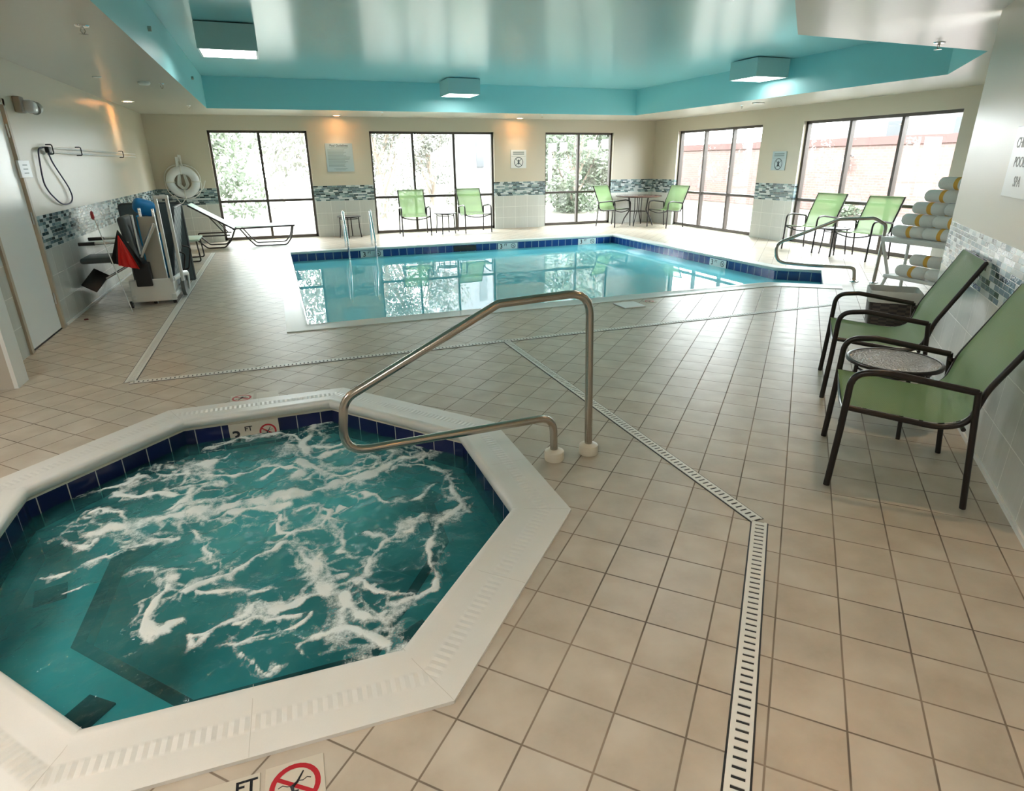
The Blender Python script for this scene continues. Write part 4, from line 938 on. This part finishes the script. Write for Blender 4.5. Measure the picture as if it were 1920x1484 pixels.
rows_ = [(.800, [4.53, 4.20, 3.87]), (.918, [4.45, 4.12, 3.79]), (1.036, [4.36, 4.03, 3.70]), (1.154, [4.26, 3.93]), (1.272, [4.15, 3.82])]
spots = []
nm = ['bottom', 'second', 'third', 'fourth', 'top']; pn = ['end nearest the window', 'middle', 'end behind the wall']
for k, (z, ys) in enumerate(rows_):
    for j, y in enumerate(ys): spots.append((6.00, y, z, 'orange striped rolled towel, upper pile, %s layer, %s' % (nm[k], pn[j])))
for j, y in enumerate((4.30, 3.97)): spots.append((6.04, y, .530, 'rolled white towel on the lower rack shelf, upper layer, %s' % pn[j]))
for j, y in enumerate((4.42, 4.09, 3.76)): spots.append((6.02, y, .412, 'rolled white towel lying on the lower rack shelf, %s' % pn[j]))
random.seed(2)
for i, (x, y, z, la) in enumerate(spots):
    o = tw if i == 0 else tw.copy()
    if i: C.objects.link(o)
    o.location = (x, y, z); o.rotation_euler = (0, random.uniform(-.4, .4), random.uniform(-.03, .03)); tag(o, la, 'towel', 'rolled towels on the rack')
for i, (x, y, z) in enumerate(((6.19, 4.42, .800), (6.19, 4.09, .800), (6.17, 4.30, .918), (6.17, 3.97, .918))):
    o = tw.copy(); C.objects.link(o); o.location = (x, y, z); tag(o, 'rolled white towel in the rear row of the upper pile, %s' % ('bottom, nearer the window', 'bottom, nearer the wall', 'second layer, nearer the window', 'second layer, nearer the wall')[i], 'towel', 'rolled towels on the rack')
bp = uv45(6.80, .93)
t = thing('wicker_basket', 'black wicker basket with a grey cloth liner behind the second near chair', 'basket', (bp.x, bp.y, 0), math.pi/4)
def rect_lathe(q, prof, sx, sy):
    rows = []
    for s_, z in prof:
        pts = []
        for cx, cy, a0 in ((1, 1, 0), (-1, 1, 1), (-1, -1, 2), (1, -1, 3)):
            for k in range(5):
                a = (a0+k/4)*math.pi/2; pts.append((cx*(sx-.03)*s_+math.cos(a)*.03, cy*(sy-.03)*s_+math.sin(a)*.03, z))
        rows.append(pts)
    n = len(rows[0]); q.grid(rows, closed_u=True, uvf=lambda i, j: (j*.07, i*.05)); return n
q = MB(); rect_lathe(q, [(.90, 0), (.92, .06), (.95, .14), (.98, .22), (1., .30), (.95, .30), (.90, .04)], .17, .21); q.build('basket_body', WICKER, t, 50, merge='keep')
q = MB(); rect_lathe(q, [(1.03, .22), (1.05, .27), (1.05, .322), (1.0, .33), (.93, .30), (.88, .15)], .17, .21); q.build('cloth_liner', LINER, t, 50, merge='keep')

# ------------------------------------------------------------------ ceiling fittings
def fixture(x, y, label, m=TEAL):
    low = y < 4; z_ = 2.32 if low else 2.65  # low boxes are added fill lights, out of view
    t = thing('ceiling_light', label, 'lamp', (x, y, z_), 0, 'square box ceiling lights')
    q = MB(); s_ = .30; zt = (H if low else HT)-z_-.012
    for a, b in (((-s_, -s_), (s_, -s_)), ((s_, -s_), (s_, s_)), ((s_, s_), (-s_, s_)), ((-s_, s_), (-s_, -s_))):
        q.face([(*a, 0), (*b, 0), (*b, zt), (*a, zt)])
    q.face([(-s_, -s_, zt), (s_, -s_, zt), (s_, s_, zt), (-s_, s_, zt)])
    for a, b in (((-s_, -s_), (s_, -s_)), ((s_, -s_), (s_, s_)), ((s_, s_), (-s_, s_)), ((-s_, s_), (-s_, -s_))):
        c, d = (a[0]*.93, a[1]*.93), (b[0]*.93, b[1]*.93); q.face([(*a, 0), (*b, 0), (*d, 0), (*c, 0)])
    q.build('housing', mat('teal_fixture_paint', (.42, .62, .62), .4), t)
    q = MB(); q.box((0, 0, .006), (s_*1.86, s_*1.86, .01)); q.build('diffuser', LAMPW if not low else emis('added_fill_diffuser', (1, .97, .92), 20.0), t)  # the added near boxes glow stronger than the tray boxes
    q = MB(); q.box((0, 0, zt+.004), (.5, .5, .012)); q.build('mounting_plate', BLACK, t)
fixture(-.23, 8.30, 'square box ceiling light on the door wall side of the tray ceiling')
fixture(3.50, 12.02, 'square box ceiling light at the far middle of the tray ceiling')
fixture(7.24, 8.48, 'square box ceiling light near the right side of the tray ceiling')
fixture(-.6, .1, 'added unseen box light brightening the deck in front of the hot tub')  # added out of view to lift the brightness of the near deck
fixture(-2.3, 2.9, 'added unseen box light left of the hot tub, brightening the near room')  # second added fill box, unseen, for the near room
fixture(3.25, 4.24, 'square box ceiling light in the tray beside the angled soffit edge')
def downlight(x, y, label, e=12, em=LAMPY):
    t = thing('recessed_downlight', label, 'lamp', (x, y, H), 0, 'recessed downlights')
    q = MB(); q.lathe([(.055, -.001), (.07, -.006), (.085, -.004), (.088, 0)], n=28); q.build('trim_ring', WPLAS, t, 40)
    q = MB(); q.lathe([(.0001, -.003), (.056, -.003)], n=28); q.build('lamp_lens', em, t, merge='keep')
    l = D.lights.new('downlight', 'SPOT'); l.energy = e; l.color = (1, .82, .62); l.spot_size = math.radians(95); l.spot_blend = .8; l.shadow_soft_size = .05
    o = D.objects.new('downlight_beam', l); C.objects.link(o); o.parent = t; o.location = (0, 0, -.02)
downlight(-1.86, 11.66, 'lit round downlight in the soffit by the left wall')
downlight(1.45, 13.98, 'lit round downlight in the soffit above the rules poster')
downlight(5.45, 13.98, 'lit round downlight in the soffit above the back wall no diving sign')
downlight(-1.86, 5.9, 'round downlight in the soffit above the door')
downlight(.9, .2, 'added unseen downlight behind the near edge of the hot tub, brightening the deck', 22)  # extra spot, not in view, added to brighten the near deck
downlight(-1.6, 1.6, 'added unseen downlight left of the hot tub, brightening the near deck', 22)  # another unseen spot put in for near brightness
downlight(2.9, 2.0, 'added unseen downlight above the two near chairs, brightening that corner', 14)  # added spot beyond the frame, lights the near chairs
def sprinkler(x, y, z, label, s_=1):
    t = thing('sprinkler_head', label, 'sprinkler', (x, y, z), 0, 'fire sprinkler heads')
    q = MB(); q.lathe([(.034*s_, 0), (.03*s_, -.006), (.012, -.008), (.012, -.02)], n=20); q.build('escutcheon', BRIGHTSTEEL, t, 40)
    q = MB(); q.tube(fil([(-.008, 0, -.018), (-.016, 0, -.034), (0, 0, -.052)], .01), .003, 6); q.tube(fil([(.008, 0, -.018), (.016, 0, -.034), (0, 0, -.052)], .01), .003, 6); q.build('yoke', STEEL, t)
    q = MB(); q.lathe([(.0001, -.052), (.022*s_, -.053), (.0001, -.056)], n=14); q.build('deflector', STEEL, t)
sprinkler(-1.08, 5.62, H, 'ceiling sprinkler in the near left soffit', 1.4)
sprinkler(5.5, 4.26, H, 'ceiling sprinkler in the near right soffit', 1.4)
sprinkler(-1.06, 9.11, H, 'ceiling sprinkler in the left soffit beside the smoke detector')
sprinkler(-1.08, 12.2, H, 'ceiling sprinkler in the left soffit near the back wall')
sprinkler(5.55, 12.95, H, 'ceiling sprinkler in the back soffit right of the middle window')
sprinkler(8.17, 9.9, H, 'ceiling sprinkler in the right soffit beside the window wall')
sprinkler(2.2, 12.95, H, 'ceiling sprinkler in the back soffit left of the middle window')
q = MB(); q.lathe([(.065, 0), (.065, -.02), (.05, -.035), (.0001, -.04)], (0, 0, 0), 28); o = q.build('smoke_detector', WPLAS, None, 40); o.location = (-1.22, 8.95, H); tag(o, 'round white smoke detector on the left soffit', 'detector')
q = MB(); q.lathe([(.045, 0), (.045, -.006), (.0001, -.008)], (0, 0, 0), 24); o = q.build('ceiling_cover_plate', WPLAS, None, 40); o.location = (-1.62, 8.6, H); tag(o, 'flat round cover plate on the left soffit', 'cover')
q = MB(); q.rbox((0, 0, -.012), (.20, .09, .024), .008); o = q.build('ceiling_sensor', WPLAS, None, 40); o.location = (8.05, 9.35, H); tag(o, 'small white box sensor on the right soffit', 'sensor')
for y, la in ((7.1, 'nearer the camera'), (10.7, 'nearer the back wall')):
    q = MB(); q.tube([(0, 0, 0), (.03, 0, 0)], .022, 14); o = q.build('side_sprinkler', STEEL, None, 40); o.location = (-.85, y, 2.66); tag(o, 'small round side sprinkler on the left teal tray face, '+la, 'sprinkler', 'side sprinklers on the tray')

# ------------------------------------------------------------------ outdoors
q = MB(); plate(q, [(-40, 14.5), (60, 14.5), (60, 70), (-40, 70)], [], -.06); tag(q.build('lawn', GRASS), kind='structure')
q = MB(); plate(q, [(XR+.19, -10), (60, -10), (60, 14.48), (XR+.19, 14.48)], [], -.05); tag(q.build('patio', CONC), kind='structure')
t = thing('garden_wall', 'red brick garden wall with a projecting band outside the right windows', 'wall', (16.5, 6, 0))
def bw(q, x, y0, y1, z0, z1, d):
    q.face([(x-d, y0, z0), (x-d, y1, z0), (x-d, y1, z1), (x-d, y0, z1)], [(y0, z0), (y1, z0), (y1, z1), (y0, z1)])
    q.face([(x+.25, y0, z0), (x+.25, y1, z0), (x+.25, y1, z1), (x+.25, y0, z1)][::-1]); q.face([(x-d, y0, z1), (x-d, y1, z1), (x+.25, y1, z1), (x+.25, y0, z1)])
    q.face([(x-d, y0, z0), (x-d, y1, z0), (x+.25, y1, z0), (x+.25, y0, z0)]); q.face([(x-d, y0, z0), (x+.25, y0, z0), (x+.25, y0, z1), (x-d, y0, z1)])
q = MB(); bw(q, 0, -14, 18, -.05, 1.86, 0); q.build('brick_face', BRICK, t)
q = MB(); bw(q, 0, -14, 18, 1.86, 2.08, .05); q.build('coping_band', mat('dark_red_coping', (.08, .04, .036), .8), t)
for y in (14.8, 9.9):
    o = thing('wall_lantern', 'dark lantern on the brick wall seen through the %s right window' % ('farther' if y > 12 else 'nearer'), 'lantern', (16.5, y, 1.35), 0, 'lanterns on the brick wall')
    q = MB(); q.tube(fil([(0, 0, .2), (-.22, 0, .28), (-.22, 0, .16)], .05), .02, 8); q.build('bracket', BLACK, o, 60)
    q = MB(); q.lathe([(.03, .16), (.11, .10), (.10, -.15), (.03, -.20)], (-.22, 0, 0), 6); q.build('lantern_body', mat('lantern_black', (.05, .045, .04), .4), o)
def building(name, label, x0, x1, y0, y1, h, wins, face):
    t = thing(name, label, 'building', ((x0+x1)/2, (y0+y1)/2, 0))
    q = MB(); q.box((0, 0, h/2-.05), (x1-x0, y1-y0, h)); q.build('wall', RENDERW, t)
    q = MB(); q.box((0, 0, h), (x1-x0+.4, y1-y0+.4, .3)); q.build('roof_edge', WMETAL, t)
    for (s_, z, w_, hh) in wins:
        q = MB()
        if face == 'x': q.box((x0-(x0+x1)/2-.02, s_-(y0+y1)/2, z), (.08, w_, hh))
        else: q.box((s_-(x0+x1)/2, y0-(y0+y1)/2-.02, z), (w_, .08, hh))
        q.build('window', WINDARK, t)
building('hotel_building', 'white building with rows of windows beyond the brick wall', 30, 40, -4, 28, 12, [(s_, z, 1.1, 1.5 if z > 3 else .7) for s_ in (0, 3.5, 7, 10.5, 14, 17.5, 21, 24.5) for z in (2.9, 5.4, 8.6)], 'x')
building('white_annex', 'plain white building with narrow windows seen through the middle back window', 9.4, 19, 34, 42, 14, [(s_, z, .4, 1.7) for s_ in (10.9, 14.5, 17.5) for z in (2.1, 5.0, 8.0)], 'y')
def tree_parts(t, seed, rx, rz, h0, n, leaf, lm):
    rnd = random.Random(seed); q = MB()
    cl = [(rnd.uniform(-1, 1)*rx*.75, rnd.uniform(-1, 1)*rx*.6, h0+rnd.uniform(0, 1)*rz, rnd.uniform(.3, .55)*rx) for _ in range(26)]
    for _ in range(n):
        c = rnd.choice(cl); d = Vector((rnd.gauss(0, 1), rnd.gauss(0, 1), rnd.gauss(0, 1))).normalized()*c[3]*rnd.uniform(.3, 1)**.5
        p = Vector(c[:3])+d; a = Vector((rnd.gauss(0, 1), rnd.gauss(0, 1), rnd.gauss(0, 1))).normalized(); b = a.orthogonal().normalized()
        s_ = leaf*rnd.uniform(.6, 1.3); q.face([p-a*s_, p+b*s_*.45, p+a*s_, p-b*s_*.45])
    q.build('foliage', lm, t, merge='keep')
    q = MB(); q.tube([(0, 0, -.1), (.05, 0, h0*.5+.3), (-.05, .05, h0+rz*.5)], [.13, .10, .04], 8)
    for k in range(9):
        a = rnd.uniform(0, 6.3); r = rx*.7; z = h0+rnd.uniform(-.1, .4)*rz; q.tube([(0, 0, z), (math.cos(a)*r*.5, math.sin(a)*r*.4, z+rz*.22), (math.cos(a)*r, math.sin(a)*r*.7, z+rz*.5)], [.05, .03, .01], 5)
    q.build('trunk', BARK, t, 60)
def tree(x, y, seed, rx, rz, h0, n, leaf, lm, label):
    t = thing('tree', label, 'tree', (x, y, 0), 0, 'trees outside the windows'); tree_parts(t, seed, rx, rz, h0, n, leaf, lm); return t
tree(-2.0, 18.0, 1, 1.7, 3.6, .3, 9000, .085, LEAF1, 'leafy green tree outside the left pane of the left back window')
tree(1.9, 26.0, 2, 3.4, 6.0, .2, 8000, .12, LEAF2, 'pale tree further off outside the right pane of the left back window')
tree(3.1, 19.6, 3, 1.15, 4.2, .1, 5000, .07, LEAF2, 'pale bushy tree outside the left pane of the middle back window')
tree(5.4, 22.6, 4, 1.15, 4.4, .1, 5000, .07, LEAF2, 'pale bushy tree outside the centre pane of the middle back window')
tree(9.3, 19.0, 5, 1.3, 3.6, .0, 9000, .08, LEAF1, 'green tree outside the left pane of the right back window')
tree(12.0, 21.0, 6, 1.5, 3.6, .0, 9000, .08, LEAF1, 'green tree outside the right pane of the right back window')
tree(21.5, 12.0, 7, 1.2, 2.4, 1.2, 2500, .10, LEAF1, 'tree top showing over the brick wall through the nearer right window')
def shrub(x, y, seed, r, h, label, lm=LEAF1):
    t = thing('shrub', label, 'shrub', (x, y, -.05), 0, 'shrubs outside the windows'); tree_parts(t, seed, r, h, .05, 1500, .05, lm)
shrub(15.6, 7.6, 11, .55, .9, 'round shrub in front of the brick wall, outside the nearer right window', LEAF2)
shrub(15.4, 13.6, 12, .45, .35, 'low shrub in front of the brick wall, outside the farther right window')
shrub(15.5, 16.5, 13, .4, .4, 'small shrub in front of the brick wall, left in the farther right window')
